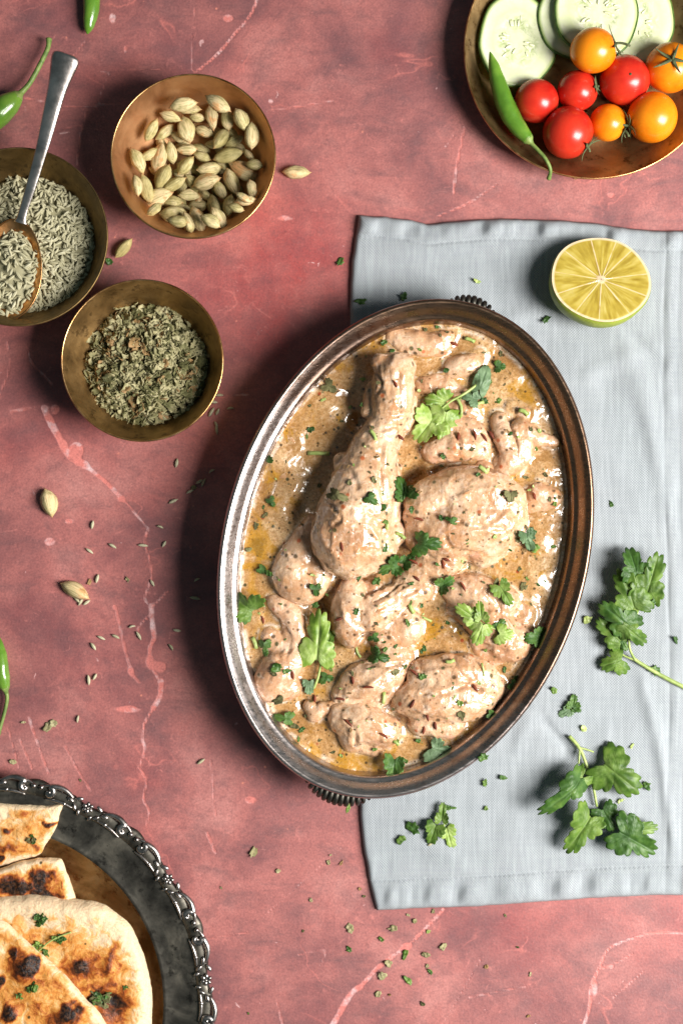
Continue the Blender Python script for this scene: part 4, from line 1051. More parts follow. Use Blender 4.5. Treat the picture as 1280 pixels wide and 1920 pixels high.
sprig('coriander_sprig', 'torn coriander leaf clump on the napkin just below the dish', 'coriander sprig', (828, 1550, ZN), [
    ([(835, 1560, ZN+3), (832, 1545, ZN+6), (836, 1515, ZN+6)], 1.4, 1.0)],
    [(812, 1558, 46, 110, 'leaf', 81, .75, ZN+2, 0), (840, 1565, 48, 75, 'leafbright', 82, .6, ZN+2, 4), (828, 1526, 44, 275, 'leaf', 83, .5, ZN+3, -6), (842, 1514, 26, 0, 'leafdark', 84, .3, ZN+3, -6)])
sprig('coriander_sprig', 'small crumpled coriander leaf on the napkin right of the dish', 'coriander sprig', (1068, 1325, ZN), [([(1070, 1330, ZN+2), (1068, 1320, ZN+5)], 1.2, 1)],
    [(1073, 1318, 32, 280, 'leafdark', 85, .7, ZN+3, 0), (1060, 1334, 28, 150, 'leafgrey', 86, .8, ZN+1, 0), (1078, 1330, 20, 20, 'leafdark', 87, .7, ZN+2, 0)])
NB = [(677, 565, 'leafdark', 26, 'coriander scrap on the napkin at the upper left of the dish'), (755, 556, 'leafdark', 17, 'coriander scrap above the top left rim of the dish'), (892, 527, 'stem', 17, 'pale green cube of stem left of the lime'),
      (1023, 600, 'leafdark', 20, 'dark scrap in front of the lime shadow'), (1145, 945, 'leafdark', 15, 'scrap alone on the napkin right of the dish'), (1101, 1161, 'stem', 20, 'pale stem bit between dish and leafy sprig'),
      (1037, 1293, 'leaf', 17, 'scrap touching the lower right dish rim'), (1092, 1366, 'stem', 15, 'pale round stem bit above the four leaf sprig'), (1184, 1399, 'stem', 12, 'tiny pale stem bit at right above the four leaf sprig'),
      (1212, 1472, 'leafdark', 18, 'small scrap right of the four leaf sprig'), (1163, 1500, 'stem', 16, 'pale bit at the tip of the broad leaf'), (908, 1468, 'leaf', 20, 'left one of two scraps right of the bottom rim'),
      (942, 1458, 'leafdark', 18, 'right one of two scraps right of the bottom rim'), (911, 1516, 'leaf', 12, 'tiny scrap below the pair right of the bottom rim'), (775, 1551, 'leafdark', 30, 'narrow scrap left of the torn leaf clump'),
      (752, 1573, 'leaf', 20, 'scrap lower left of the torn leaf clump'), (1265, 1199, 'leafdark', 18, 'sliver of leaf at the right napkin hem'), (1226, 1258, 'leafdark', 22, 'dark scrap under the long stem of the leafy sprig'), (905, 1419, 'leafdark', 0, '')]
for i, (px, py, mt, L, lb) in enumerate(NB):
    if not L: continue
    w = W(px, py, ZN+1)
    o = obj('coriander_bit', FL[mt][(i*3) % 8], None, w, (.2, -.2, i*1.3), L/16*(1.0)); tag(o, lb, 'coriander bit', 'coriander scraps on the napkin')
w = W(905, 1419, 139); o = obj('coriander_bit', FL['leafdark'][2], None, w, (0, .1, .3), 1.2); tag(o, 'dark coriander scrap lying on the lower right rim of the dish', 'coriander bit')
w = W(653, 1515, 118); o = obj('coriander_bit', FL['leaf'][6], None, w, (0, .1, 1.4), 1.3); tag(o, 'pale coriander scrap lying on the ribbed bottom handle', 'coriander bit')
w = W(807, 1582, ZN+3); o = obj('fennel_seed', SEEDM[3], None, w, (0, 0, .6), .8); tag(o, 'single fennel seed on the napkin under the torn leaf clump', 'fennel seed')

# crumbs and seeds on the table
TF = [(331, 868, 100), (325, 940, -25), (300, 989, 20), (308, 1020, -60), (174, 984, -80), (211, 1024, 30), (168, 1033, 35), (268, 1023, 5), (183, 1085, -75), (286, 1093, 60), (163, 1130, -35), (152, 1128, -60), (145, 1126, 40),
      (248, 1176, -15), (260, 1192, 60), (217, 1194, 25), (190, 1196, 25), (175, 1212, 55), (332, 1182, 10), (320, 1214, 55), (166, 1275, 85), (178, 1269, -60), (147, 1348, -80), (377, 1428, -35), (357, 922, -25), (382, 905, -65), (374, 903, -30),
      (398, 884, -30), (370, 1088, -30), (366, 1122, 10), (408, 772, -65), (405, 797, 70), (397, 773, -60), (432, 767, -5), (411, 741, 0), (400, 754, 5), (406, 806, 80)]
TF.sort(key=lambda q: q[1])
for i, (px, py, a) in enumerate(TF):
    w = W(px, py, 3.4); sc = .78+.1*((i*7) % 5)/4
    o = obj('fennel_seed', SEEDM[(i*5) % 6], None, w, (.3*(i % 3), 0, -radians(a)), sc)
    tag(o, f'pale fennel seed on the red table left of the dish, {ordinal(i+1)} from the top', 'fennel seed', 'loose fennel seeds on the table')
TB = [(657, 1741, 'dry', 22), (714, 1760, 'leaf', 17), (736, 1740, 'dry', 24), (654, 1780, 'leafdark', 13), (760, 1788, 'leaf', 22), (729, 1806, 'dry', 17), (716, 1827, 'dry', 19), (764, 1838, 'leaf', 22), (709, 1862, 'dry', 17),
      (797, 1789, 'dry', 18), (806, 1821, 'leafdark', 14), (800, 1811, 'dry', 10), (830, 1774, 'dry', 18), (812, 1709, 'dry', 12), (777, 1726, 'dry', 10), (765, 1715, 'dry', 9), (803, 1746, 'stem', 10), (912, 1812, 'drybrown', 12),
      (474, 1598, 'dry', 22), (521, 1632, 'dry', 10), (640, 1618, 'drybrown', 12), (616, 1617, 'dry', 11), (620, 1603, 'dry', 7), (583, 1687, 'dry', 10), (682, 1681, 'drydark', 8), (674, 1667, 'drybrown', 9), (792, 1882, 'drydark', 11), (730, 1865, 'drybrown', 7),
      (947, 1717, 'drydark', 10), (970, 1776, 'leafdark', 8), (912, 1812, 'drybrown', 0), (994, 1826, 'dry', 13), (990, 1905, 'drybrown', 9), (92, 1362, 'dry', 30), (101, 1357, 'dry', 16), (44, 1354, 'dry', 13), (24, 1428, 'dry', 15), (168, 1091, 'drybrown', 13),
      (239, 1086, 'dry', 14), (206, 491, 'leafdark', 16), (638, 492, 'leafdark', 18), (568, 1745, 'drydark', 7), (364, 914, 'dry', 12), (466, 1900, 'leaf', 8), (415, 1665, 'dry', 8), (1079, 335, 'drybrown', 9), (152, 1463, 'drydark', 7)]
TB = sorted([q for q in TB if q[3]], key=lambda q: q[1])
for i, (px, py, mt, L) in enumerate(TB):
    w = W(px, py, 1)
    col = {'leaf': 'green', 'leafdark': 'dark green', 'stem': 'pale', 'dry': 'olive', 'drybrown': 'brown', 'drydark': 'blackish'}[mt]
    o = obj('herb_crumb', FL[mt][(i*5) % 8], None, w, (.25*sin(i), .25*cos(i*2), i*2.1), L/16)
    tag(o, f'{col} dried herb crumb on the red table, {ordinal(i+1)} crumb from the top', 'herb crumb', 'herb crumbs on the table')

# ------------------------------------------------------------------ bowls
def bowl(name, label, px, py, R, H, mat, rimmat=None, floor=.42, cat='bowl', lip=3.0, power=2.4, label_rim=None):
    """rim circle seen at px,py with pixel radius R and height H"""
    k = 1-H/D; c = ((px-640)*k, (960-py)*k); R = R*k
    root = empty(name, (c[0], c[1], 0)); tag(root, label, cat)
    f = floor*R
    inn = []
    for q in np.linspace(0, 1, 18):
        r = f*.2+(R-3.4-f*.2)*q
        inn.append((r, 6+(H-6.5)*(max(0, (r-f*.8)/(R-3.4-f*.8)))**power if r > f*.8 else 6))
    prof = [(0.01, 6)]+inn
    V, F = lathe(prof, 110); wobj('inside', V, F, mat, (0, 0, 0), root)
    out = [(0.01, 0.8), (f*.75, .8), (f*.8, 1.5)]+[(r+3.0+.5*q, max(1.5, z-4.0)) for q, (r, z) in zip(np.linspace(0, 1, 17), inn[:-1]) if r > f*.8]+[(R, H-3)]
    V, F = lathe(out, 110); wobj('outside', V, [f_[::-1] for f_ in F], mat, (0, 0, 0), root)
    rim = [(R-3.4, H-.5), (R-3.0, H+.9), (R-1.6, H+1.6), (R-.2, H+.8), (R+.2, H-.8), (R, H-3)]
    V, F = lathe(rim, 110); wobj('rim', V, F, rimmat or mat, (0, 0, 0), root)
    def zin(r):
        return 6+(H-6.5)*(max(0, (r-f*.8)/(R-3.4-f*.8)))**power if r > f*.8 else 6
    return root, c, R, zin

MAT['rimbright'] = metal('rubbed_rim', lin(170, 120, 72), lin(206, 158, 104), lin(224, 184, 132), (.25, .4), 30)
B1, c1, R1, z1 = bowl('copper_bowl', 'round copper coloured bowl full of green cardamom pods', 362.5, 293, 155, 112, MAT['copper'], MAT['rimbright'], floor=.55, power=1.9)
B2, c2, R2, z2 = bowl('brass_bowl', 'dark brass bowl of fennel seeds with a spoon in it, cut by the left frame', 35, 444, 168, 112, MAT['brassdark'], MAT['brassdark'], floor=.5, power=2.0)
B3, c3, R3, z3 = bowl('brass_bowl', 'aged brass bowl of dried fenugreek leaves, below the two other bowls', 267, 676, 152.5, 112, MAT['brass'], MAT['rimbright'], floor=.5, power=2.0)
B4, c4, R4, z4 = bowl('brass_plate', 'shallow brass plate holding tomatoes, cucumber and a chilli, upper right corner', 1112, 93, 243, 62, MAT['plate'], MAT['rimbright'], floor=.78, power=1.8, cat='plate')

# cardamom pods
def pod_mesh(seed):
    r = random.Random(seed); m = 17; n = 21
    xs = np.linspace(-1, 1, m); V = []
    w = r.uniform(.46, .58)
    for x in xs:
        rad = w*(1-abs(x)**2.2)**.8*(1+.12*x)
        rad = max(rad, .045)
        a = np.arange(n)*2*pi/n
        tri = 1+.11*np.cos(3*a)+.05*np.cos(9*a+seed)+.02*np.cos(6*a)
        bend = .06*(1-x*x)*r.choice((1, 1))
        V.append(np.stack([np.full(n, x), rad*tri*np.cos(a)+bend, rad*tri*np.sin(a)*.9], 1))
    V = np.concatenate(V)*25; F = ringfaces(m, n)
    V += fbm(V, 12, seed, 2)[:, None]*np.array((0, 1.6, 1.2))
    V = np.vstack([V, (-28, 0, 0), (28.5, 0, 0)])
    for j in range(n): F.append((m*n, (j+1) % n, j)); F.append((m*n+1, (m-1)*n+j, (m-1)*n+(j+1) % n))
    tip = np.clip((np.abs(V[:, 0])-21)/6, 0, 1)
    return mesh('cardamom_pod', V, F, MAT['pod'], dict(tip=tip))
PODM = [pod_mesh(s) for s in range(7)]
PODS = [(955, 620, 10, 70), (950, 770, 30, 66), (793, 850, 30, 84), (925, 757, -5, 80), (932, 580, 50, 60), (943, 710, 80, 74), (745, 770, 0, 84), (720, 680, 45, 76), (800, 545, 10, 70), (740, 440, 10, 66), (870, 500, 40, 66),
        (687, 385, -10, 104), (660, 848, 10, 84), (705, 835, 70, 84), (597, 745, -25, 114), (805, 775, 72, 112), (820, 820, 58, 96), (560, 578, -30, 84), (508, 697, 80, 84), (578, 785, -35, 70), (667, 513, 30, 64), (850, 448, 80, 84),
        (640, 437, 15, 84), (765, 493, 20, 80), (618, 495, -40, 90), (568, 487, -60, 94), (757, 587, 20, 74), (700, 560, 0, 80), (915, 640, 25, 124), (878, 530, -30, 84), (785, 633, -8, 98), (597, 590, -80, 124), (515, 605, 65, 104),
        (643, 572, 80, 88), (697, 620, -50, 90), (775, 683, -15, 112), (710, 735, 0, 84), (645, 757, 5, 84), (655, 690, -30, 98), (825, 710, 60, 88), (740, 825, 70, 112), (860, 772, -80, 84), (650, 800, -3, 108), (550, 707, 75, 112),
        (612, 665, -65, 108), (872, 682, 65, 108), (857, 583, -15, 118), (830, 518, -55, 98), (943, 508, 90, 104), (902, 450, 65, 94), (795, 440, 80, 98), (700, 485, 75, 114), (708, 408, 5, 94), (823, 373, 35, 114),
        (610, 540, 60, 70), (680, 650, 10, 70), (590, 640, 20, 70), (770, 730, 40, 74), (840, 620, 30, 72), (690, 780, 20, 70), (900, 800, 20, 70)]
PL = {53: 'large green cardamom pod topping the heap, nearest the upper rim', 31: 'orange tinted upright cardamom pod in the left of the copper bowl', 48: 'upright cardamom pod against the right wall of the copper bowl',
      32: 'cardamom pod standing apart at the far left of the heap', 27: 'plump cardamom pod at the heart of the heap'}
rp = random.Random(4)
LOW = [(qx_, qy_) for qx_ in range(540, 960, 70) for qy_ in range(420, 860, 70) if hypot(qx_-745, qy_-640) < 205]
for qx_, qy_ in LOW:
    o = obj('cardamom_pod', PODM[rp.randrange(7)], None, W(qx_/2+rp.uniform(-6, 6), qy_/2+rp.uniform(-6, 6), 17), (rp.uniform(0, 6), 0, rp.uniform(0, 6)), .8)
    tag(o, 'cardamom pod in the lower layer of the copper bowl, half hidden by others', 'cardamom pod', 'cardamom pods in the copper bowl')
for i, (qx, qy, a, L) in enumerate(PODS):
    px, py = qx/2, qy/2
    lay = (i/54.0 if i < 54 else .05)
    z = 22+30*lay+rp.uniform(-2, 2)
    w = W(px, py, z+8)
    for _k in range(3):
        w = W(px, py, z); rr = hypot(w[0]-c1[0], w[1]-c1[1])
        if rr > R1-30: px += (c1[0]-w[0])/rr*(rr-R1+30); py -= (c1[1]-w[1])/rr*(rr-R1+30)
        z = max(z, z1(min(rr+14, R1-4))+9)
    w = W(px, py, z)
    o = obj('cardamom_pod', PODM[i % 7], None, w, (rp.uniform(0, 6), rp.uniform(-.2, .2), -radians(a)+rp.choice((0, pi))), L/2/52)
    row = sorted(range(len(PODS)), key=lambda k: PODS[k][1]).index(i)//7
    rowm = sorted(sorted(range(len(PODS)), key=lambda k: PODS[k][1])[row*7:row*7+7], key=lambda k: PODS[k][0])
    tag(o, PL.get(i, f'cardamom pod in the copper bowl, {ordinal(rowm.index(i)+1)} from the left in row {["one", "two", "three", "four", "five", "six", "seven", "eight", "nine", "ten"][row]} counted from above'), 'cardamom pod', 'cardamom pods in the copper bowl')
for px, py, a, L, lb in ((556, 323, 0, 54, 'loose cardamom pod on the table right of the copper bowl'), (232, 465, -48, 48, 'loose cardamom pod between the copper and brass bowls'),
                         (91, 943, 75, 56, 'upper one of two loose cardamom pods on the left table'), (141, 1108, 28, 62, 'lower one of two loose cardamom pods, seeds spilling beside it')):
    o = obj('cardamom_pod', PODM[int(px) % 7], None, W(px, py, 10), (rp.uniform(0, 6), 0, -radians(a)+pi), L/52); tag(o, lb, 'cardamom pod', 'loose cardamom pods on the table')

# fennel seeds heaped in the bowl
def heap(px, py, R, n, z0, dome, r):
    out = []
    for _ in range(n):
        q = sqrt(r.random()); t = r.uniform(0, 2*pi)
        z = z0+dome*(1-q*q)+r.uniform(-3, 3)
        x, y, _z = W(px+R*q*cos(t), py+R*q*sin(t), z)
        out.append((x, y, z, q))
    return out
def rotV(V, e, s, t):
    M = np.array(Matrix.Rotation(e[2], 3, 'Z') @ Matrix.Rotation(e[1], 3, 'Y') @ Matrix.Rotation(e[0], 3, 'X'))
    return V @ M.T*s+np.asarray(t)
def me_arr(me):
    n = len(me.vertices); co = np.empty(n*3, np.float32); me.vertices.foreach_get('co', co)
    at = list(me.attributes)
    nm = [a.name for a in at if a.name in ('veins', 'groove')][0]
    av = np.empty(n, np.float32); me.attributes[nm].data.foreach_get('value', av)
    return co.reshape(-1, 3).astype(float)/S, [tuple(p.vertices) for p in me.polygons], av, nm
rs = random.Random(11)
# underlying mound so that nothing shows through
def mound(px, py, R, z0, dome, mat, name, label, cat):
    a = np.arange(60)*2*pi/60
    O = np.stack([np.cos(a), np.sin(a)], 1)
    c = W(px, py, z0); 
    V, F, rh = cap(O, lambda x, y, q: z0+dome*(1-q*q)+1.5*n2(x*R, y*R, 14, 4), lambda x, y, q: z0-10+0*x, 14)
    k = 1-z0/D
    V[:, 0] = c[0]+V[:, 0]*R*k; V[:, 1] = c[1]+V[:, 1]*R*k
    o = wobj(name, V, F, mat, (c[0], c[1], z0-10), attrs=dict(veins=np.zeros(len(V)), groove=np.full(len(V), .8)))
    tag(o, label, cat, kind='stuff')
mound(45, 466, 134, 44, 22, MAT['fennel'], 'fennel_seed_heap', 'mass of fennel seeds beneath the top layer in the dark brass bowl', 'fennel seeds')
cand = heap(45, 466, 135, 1750, 50, 22, rs)
vis = [(s, rs.random()) for s in cand if s[0] > -665]
indiv = sorted(vis, key=lambda q: (0 if hypot(q[0][0]-W(100, 470, 60)[0], q[0][1]-W(100, 470, 60)[1]) < 75 else 1, q[1]))
bundle = {}
nind = 0
for (x, y, z, q), _ in indiv:
    e = (rs.uniform(0, 6), rs.gauss(0, .28), rs.uniform(0, 6.28)); i = rs.randrange(6); sc = rs.uniform(.66, .88)
    if nind < 240:
        o = obj('fennel_seed', SEEDM[i], None, (x, y, z+1), e, sc); nind += 1
        tag(o, 'pale green fennel seed in the heap filling the dark brass bowl', 'fennel seed', 'fennel seeds heaped in the brass bowl')
    else: bundle.setdefault('s', []).append((i, e, sc, (x, y, z)))
def bundle_obj(name, items, meshes, mat, label, cat):
    A = Acc(); at = []
    arrs = [me_arr(m) for m in meshes]
    for i, e, sc, t in items:
        V, F, av, nm = arrs[i]; A.add(rotV(V, e, sc, t), F); at.append(av)
    V, F = A.get(); c = V.mean(0); c[2] = V[:, 2].min()
    o = wobj(name, V, F, mat, c, attrs={nm: np.concatenate(at)}); tag(o, label, cat, kind='stuff'); return o
bundle_obj('fennel_seed_heap', bundle['s'], SEEDM, MAT['fennel'], 'remaining crowd of pale fennel seeds filling the dark brass bowl', 'fennel seeds')

# spoon
def build_spoon():
    org = W(45, 400, 70); root = empty('spoon', org)
    tag(root, 'old metal spoon resting in the fennel seed bowl, handle pointing up', 'spoon')
    ctl = [(126, 100, 176), (118, 128, 170), (104, 180, 158), (82, 268, 138), (60, 345, 116), (44, 396, 100), (39, 418, 94)]
    P = crom([W(*p) for p in ctl], 40)
    w = np.interp(np.linspace(0, 1, 40), [0, .02, .06, .12, .3, .55, .8, .92, 1], [14, 21, 25, 25, 17, 10.5, 8, 9, 13])
    V, F = tube(P, w, 18, flat=.38, up=(0, 0, 1))
    # round the tip and give the flat a raised middle
    wobj('handle', V, F, MAT['spoon'], org, root, org)
    ax = np.array(W(12, 560, 86))-np.array(W(40, 412, 92)); ax /= np.linalg.norm(ax)
    C = np.array(W(17, 506, 84)); sd = np.cross(ax, (0, 0, 1)); sd /= np.linalg.norm(sd); up = np.cross(sd, ax)
    n = 56; a = np.arange(n)*2*pi/n
    La, Lb = 92, 60
    rows = []; 
    def row(q, z):
        ll = La*np.cos(a); 
        wd = Lb*np.sin(a)*(1-.16*(-np.cos(a)))
        wd = Lb*np.sin(a)*(1+.14*np.cos(a))
        return C+np.outer(ll*q, ax)+np.outer(wd*q, sd)+up*z
    prof = [(.02, -21), (.3, -20), (.6, -15), (.85, -6), (.97, 0), (1.0, 1.2), (1.02, .2), (1.0, -2), (.86, -9), (.6, -18), (.3, -23), (.02, -24)]
    V = np.concatenate([row(q, z) for q, z in prof]); F = ringfaces(len(prof), n)
    wobj('spoon_bowl', V, F, MAT['spooncup'], org, root, org)
    A = Acc()
    items = []
    r = random.Random(5)
    cnt = 0
    for _ in range(230):
        q = sqrt(r.random())*.86; t = r.uniform(0, 2*pi)
        p = C+ax*(La*cos(t)*q+6)+sd*(Lb*sin(t)*q)+up*(-12+20*(1-q*q)+r.uniform(-3, 3))
        if p[0] < -668: continue
        e = (r.uniform(0, 6), r.gauss(0, .25), r.uniform(0, 6.28)); i = r.randrange(6); sc = r.uniform(.72, .95)
        if cnt < 60 and q < .7:
            o = obj('fennel_seed', SEEDM[i], None, tuple(p+up*3), e, sc); cnt += 1
            tag(o, 'pale green fennel seed heaped in the cup of the spoon', 'fennel seed', 'fennel seeds in the spoon')
        else: items.append((i, e, sc, p))
    bundle_obj('fennel_seed_spoonful', items, SEEDM, MAT['fennel'], 'spoonful of fennel seeds lying under the upper ones', 'fennel seeds')
    mp = [C+ax*(La*.84*q*cos(t))+sd*(Lb*.84*q*sin(t))+up*(-11+14*(1-q*q)) for q in np.linspace(.01, 1, 8) for t in np.arange(30)*2*pi/30]
    o = wobj('fennel_seed_mound', np.array(mp), ringfaces(8, 30), MAT['fennel'], tuple(C), attrs=dict(groove=np.full(240, .8)))
    tag(o, 'lower layer of fennel seeds inside the spoon cup', 'fennel seeds', kind='stuff')
build_spoon()

# dried fenugreek leaves
def crinkle(seed, L=26):
    return flake_mesh('fenugreek_leaf', MAT['dry'], seed, L, n=18, rings=3, curl=.55, wd=random.Random(seed).uniform(.35, .9))
def crk(mat, seed0): return [flake_mesh('fenugreek_leaf', mat, seed0+s*13, 22, n=16, rings=3, curl=.6, wd=[.3, .55, .8, .65, .42, .9, .5, .7][s]) for s in range(8)]
CR = {'dry': crk(MAT['dry'], 3), 'drybrown': crk(MAT['drybrown'], 200), 'drydark': crk(MAT['drydark'], 400)}
mound(272, 686, 112, 34, 26, MAT['drydark'], 'fenugreek_leaf_heap', 'mass of dried fenugreek leaves beneath the top layer', 'dried leaves')
rf = random.Random(13); items = {'dry': [], 'drybrown': [], 'drydark': []}; nind = 0
cand = heap(272, 686, 117, 1500, 42, 32, rf)
for k_, (x, y, z, q) in enumerate(cand):
    lump = float(n2(x, y, 40, 77)[0])*9
    mt = rf.choices(['dry', 'drybrown', 'drydark'], [7, 1, 2])[0]
    if q > 0.85 and rf.random() < .3: continue
    e = (rf.gauss(0, .55), rf.gauss(0, .55), rf.uniform(0, 6.28)); i = rf.randrange(8); sc = rf.choice((.5, .7, .85, 1.1, 1.3, 1.5))*.95
    if k_ >= len(cand)-290 and nind < 290:
        nind += 1
        o = obj('fenugreek_leaf', CR[mt][i], None, (x, y, z+lump+3), e, sc)
        lab = {'dry': 'pale olive crinkled flake of dried fenugreek in the brass bowl', 'drybrown': 'tan papery flake of dried fenugreek in the brass bowl', 'drydark': 'dark olive flake of dried fenugreek in the brass bowl'}[mt]
        tag(o, lab, 'dried leaf', 'dried fenugreek flakes in the brass bowl')
    else: items[mt].append((i, e, sc, (x, y, z+lump-1)))
for mt, its in items.items():
    bundle_obj('fenugreek_leaf_heap', its, CR[mt], MAT[mt], {'dry': 'remaining pale olive dried fenugreek crumbs in the bowl', 'drybrown': 'remaining tan dried fenugreek crumbs in the bowl', 'drydark': 'remaining dark dried fenugreek crumbs in the bowl'}[mt], 'dried leaves')

# ------------------------------------------------------------------ plate: cucumber, tomatoes, chilli
def m_cuke():
    t = NT('cucumber_flesh'); v = t.co(rand=True)
    rho = t.attr('rho'); an = t.attr('seedy')
    c = t.ramp(rho, [(0.0, lin(222, 222, 186)), (0.52, lin(226, 228, 198)), (0.66, lin(212, 218, 176)), (0.90, lin(226, 230, 198)), (0.97, lin(176, 194, 124))])
    ns = t.noise(v, 16, 4, .6, 1.2)
    c = t.mix(t.math('MULTIPLY', an, .45), c, lin(196, 206, 158))
    c = t.mix(t.math('MULTIPLY', an, t.ramp(ns, [(0.44, 0), (0.60, .9)])), c, lin(150, 164, 112))
    c = t.mix(t.math('MULTIPLY', an, t.ramp(t.noise(v, 9, 3), [(0.55, 0), (0.66, .9)])), c, lin(244, 244, 222))
    c = t.mix(t.ramp(t.noise(v, 30, 3), [(0.4, .25), (0.6, 0)]), c, lin(204, 214, 152))
    t.bump(t.noise(v, 12, 4), 1.6, .5)
    return t.done(c, .22, spec=.5, sss=.15, sssr=(.8, 1, .5), ssss=.004, coat=.3)
MAT['cuke'] = m_cuke()
def cucumber(px, py, rx, ry, z, tiltx, tilty, seed, label):
    n = 72; a = np.arange(n)*2*pi/n
    k = 1-z/D
    wob = 1+.02*np.cos(3*a+seed)+.012*np.cos(7*a+seed*2)
    O = np.stack([rx*k*np.cos(a)*wob, ry*k*np.sin(a)*wob], 1)
    V, F, rh = cap(O, lambda x, y, q: 7+.5*n2(x, y, 20, seed)-.8*(q < .5), lambda x, y, q: 0*x, 16)
    an = np.arctan2(V[:, 1]/ry, V[:, 0]/rx)
    lobes = np.abs(np.cos(1.5*an+seed))
    sd = np.exp(-((rh-.38)/.17)**2)*np.clip(.35+lobes, 0, 1)
    w = W(px, py, z); root = empty('cucumber_slice', w, (tiltx, tilty, 0)); tag(root, label, 'cucumber slice', 'cucumber slices on the brass plate')
    obj('flesh', mesh('flesh', V, F, MAT['cuke'], dict(rho=rh, seedy=sd)), root)
    O2 = O*1.0
    ring = []
    for s, zz in ((.992, 8.0), (1.012, 7.8), (1.022, 6.5), (1.022, 1.0), (1.01, -.3)):
        ring.append(np.column_stack([O*s, np.full(n, zz)]))
    V = np.concatenate(ring); obj('peel', mesh('peel', V, [f[::-1] for f in ringfaces(5, n)], MAT['cukeskin']), root)
    for i in range(26):   # seeds lying in the pulp
        t = random.Random(seed*50+i); ang = t.uniform(0, 2*pi); q = t.uniform(.22, .5)
        if abs(cos(1.5*ang+seed)) < .3: continue
        me = CSEED; o = obj('pip', me, root, (rx*q*cos(ang), ry*q*sin(ang), 7.0), (0, 0, ang+t.uniform(-.2, .2)), t.uniform(.7, 1.1))
MAT['pip'] = simple('cucumber_pip', [(0.4, lin(206, 212, 164)), (0.6, lin(228, 230, 196))], 8, .3, .5, coat=.4)
CSEED = mesh('pip', *uv_sphere((0, 0, 0), (7, 2.4, 1.4), 10, 6), MAT['pip'])
cucumber(1192, 42, 71, 78, 26, 0, .08, 4, 'cucumber slice furthest right, partly under another slice')
cucumber(1082, 32, 74, 82, 30, 0, .02, 2, 'cucumber slice mostly hidden, only a thin crescent showing')
cucumber(1117, 25, 78, 86, 42, -.04, .05, 3, 'upper middle cucumber slice just above the orange tomato')
cucumber(968, 78, 73, 88, 34, .0, .14, 1, 'large cucumber slice at the left, leaning on the plate wall')

def calyx(root, o0, c, r, d, sl=1.0, seed=0, stem=1):
    d = np.asarray(d, float); d /= np.linalg.norm(d)
    a = np.cross(d, (0, 0, 1)); a = a/np.linalg.norm(a) if np.linalg.norm(a) > .1 else np.array((1., 0, 0)); b = np.cross(d, a)
    rr = random.Random(seed); c = np.asarray(c, float)
    A = Acc()
    for i in range(5):
        t = i*2*pi/5+rr.uniform(-.25, .25); u = a*cos(t)+b*sin(t); L = r*.75*sl*rr.uniform(.8, 1.2); k = rr.uniform(.1, .6)
        P = [c+d*(r*.98)+u*L*s+d*(L*(k*s*s-.25*s)+1.5) for s in np.linspace(0, 1, 8)]
        V, F = tube(P, np.array([3.2, 4.2, 4.2, 3.6, 3.0, 2.4, 1.6, .5])*.8, 6, flat=.4, up=d); A.add(V, F)
    V, F = A.get(); cx = wobj('calyx', V, F, MAT['calyx'], o0, root, o0)
    if stem:
        L = r*.5*stem; P = [c+d*(r*.98+L*s)+a*L*.5*s*s for s in np.linspace(0, 1, 7)]
        V, F = tube(P, np.linspace(2.6, 2.2, 7), 8); wobj('stalk', V, F, MAT['calyx'], P[0], cx, o0)
def tomato(px, py, r, z, mat, label, cdir=None, sl=1.0, stem=1, scar=None):
    c = W(px, py, z+r*.2); c = (c[0], c[1], z); k = 1-z/D; r = r*k*.985
    n = 40; m = 28
    V, F = uv_sphere((0, 0, 0), (r, r, r*.96), n, m)
    V = V*(1+.03*sin(px), 1+.03*cos(py), 1.0)+V*(.022*fbm(V, r*1.1, int(px), 2))[:, None]
    ax = np.array(cdir if cdir else (scar or (.2, .3, 1)), float); ax /= np.linalg.norm(ax)
    dt = V@ax/r
    V = V-np.outer(np.clip((dt-.9)/.1, 0, 1)**1.5*r*.07, ax)
    o0 = (c[0], c[1], c[2]-r)
    root = empty('cherry_tomato', o0); tag(root, label, 'tomato', 'cherry tomatoes on the brass plate')
    wobj('skin', V+np.array(c), F, mat, o0, root, o0)
    if cdir: calyx(root, o0, c, r, cdir, sl, int(px), stem)
    if scar:
        s = np.array(scar, float); s /= np.linalg.norm(s); p = np.array(c)+s*r*.93
        V, F = uv_sphere(p, (2.6, 2.6, 1.6), 8, 6); wobj('stem_scar', V, F, MAT['calyx'], o0, root, o0)
tomato(1113, 92, 43, 86, MAT['tomor'], 'orange cherry tomato on top of the cucumber, stalk pointing right', (1, .25, .25), 1.15, 1.2)
tomato(1172, 147, 48, 56, MAT['tomred'], 'big red cherry tomato with a scar dot, right of centre', None, scar=(.05, -.05, 1))
tomato(1083, 168, 38, 47, MAT['tomred'], 'small red cherry tomato in the middle with a withered calyx', (.9, .1, .55), .7, .3)
tomato(1006, 187, 41, 50, MAT['tomred'], 'leftmost red cherry tomato, beside the chilli')
tomato(1065, 246, 48, 58, MAT['tomred'], 'lowest red cherry tomato, calyx at its lower right', (.8, -.65, .15), .9, .4)
tomato(1140, 228, 35, 44, MAT['tomor'], 'smallest orange cherry tomato, between the red and the large orange one', (.9, -.5, .2), .8, .8)
tomato(1224, 217, 49, 58, MAT['tomor'], 'large smooth orange cherry tomato at the lower right of the plate', (-.95, -.35, .1), .8, .5)
tomato(1257, 124, 47, 58, MAT['tomor'], 'orange cherry tomato with a star calyx on top, cut by the right frame', (-.12, .05, 1), 1.0, .6)

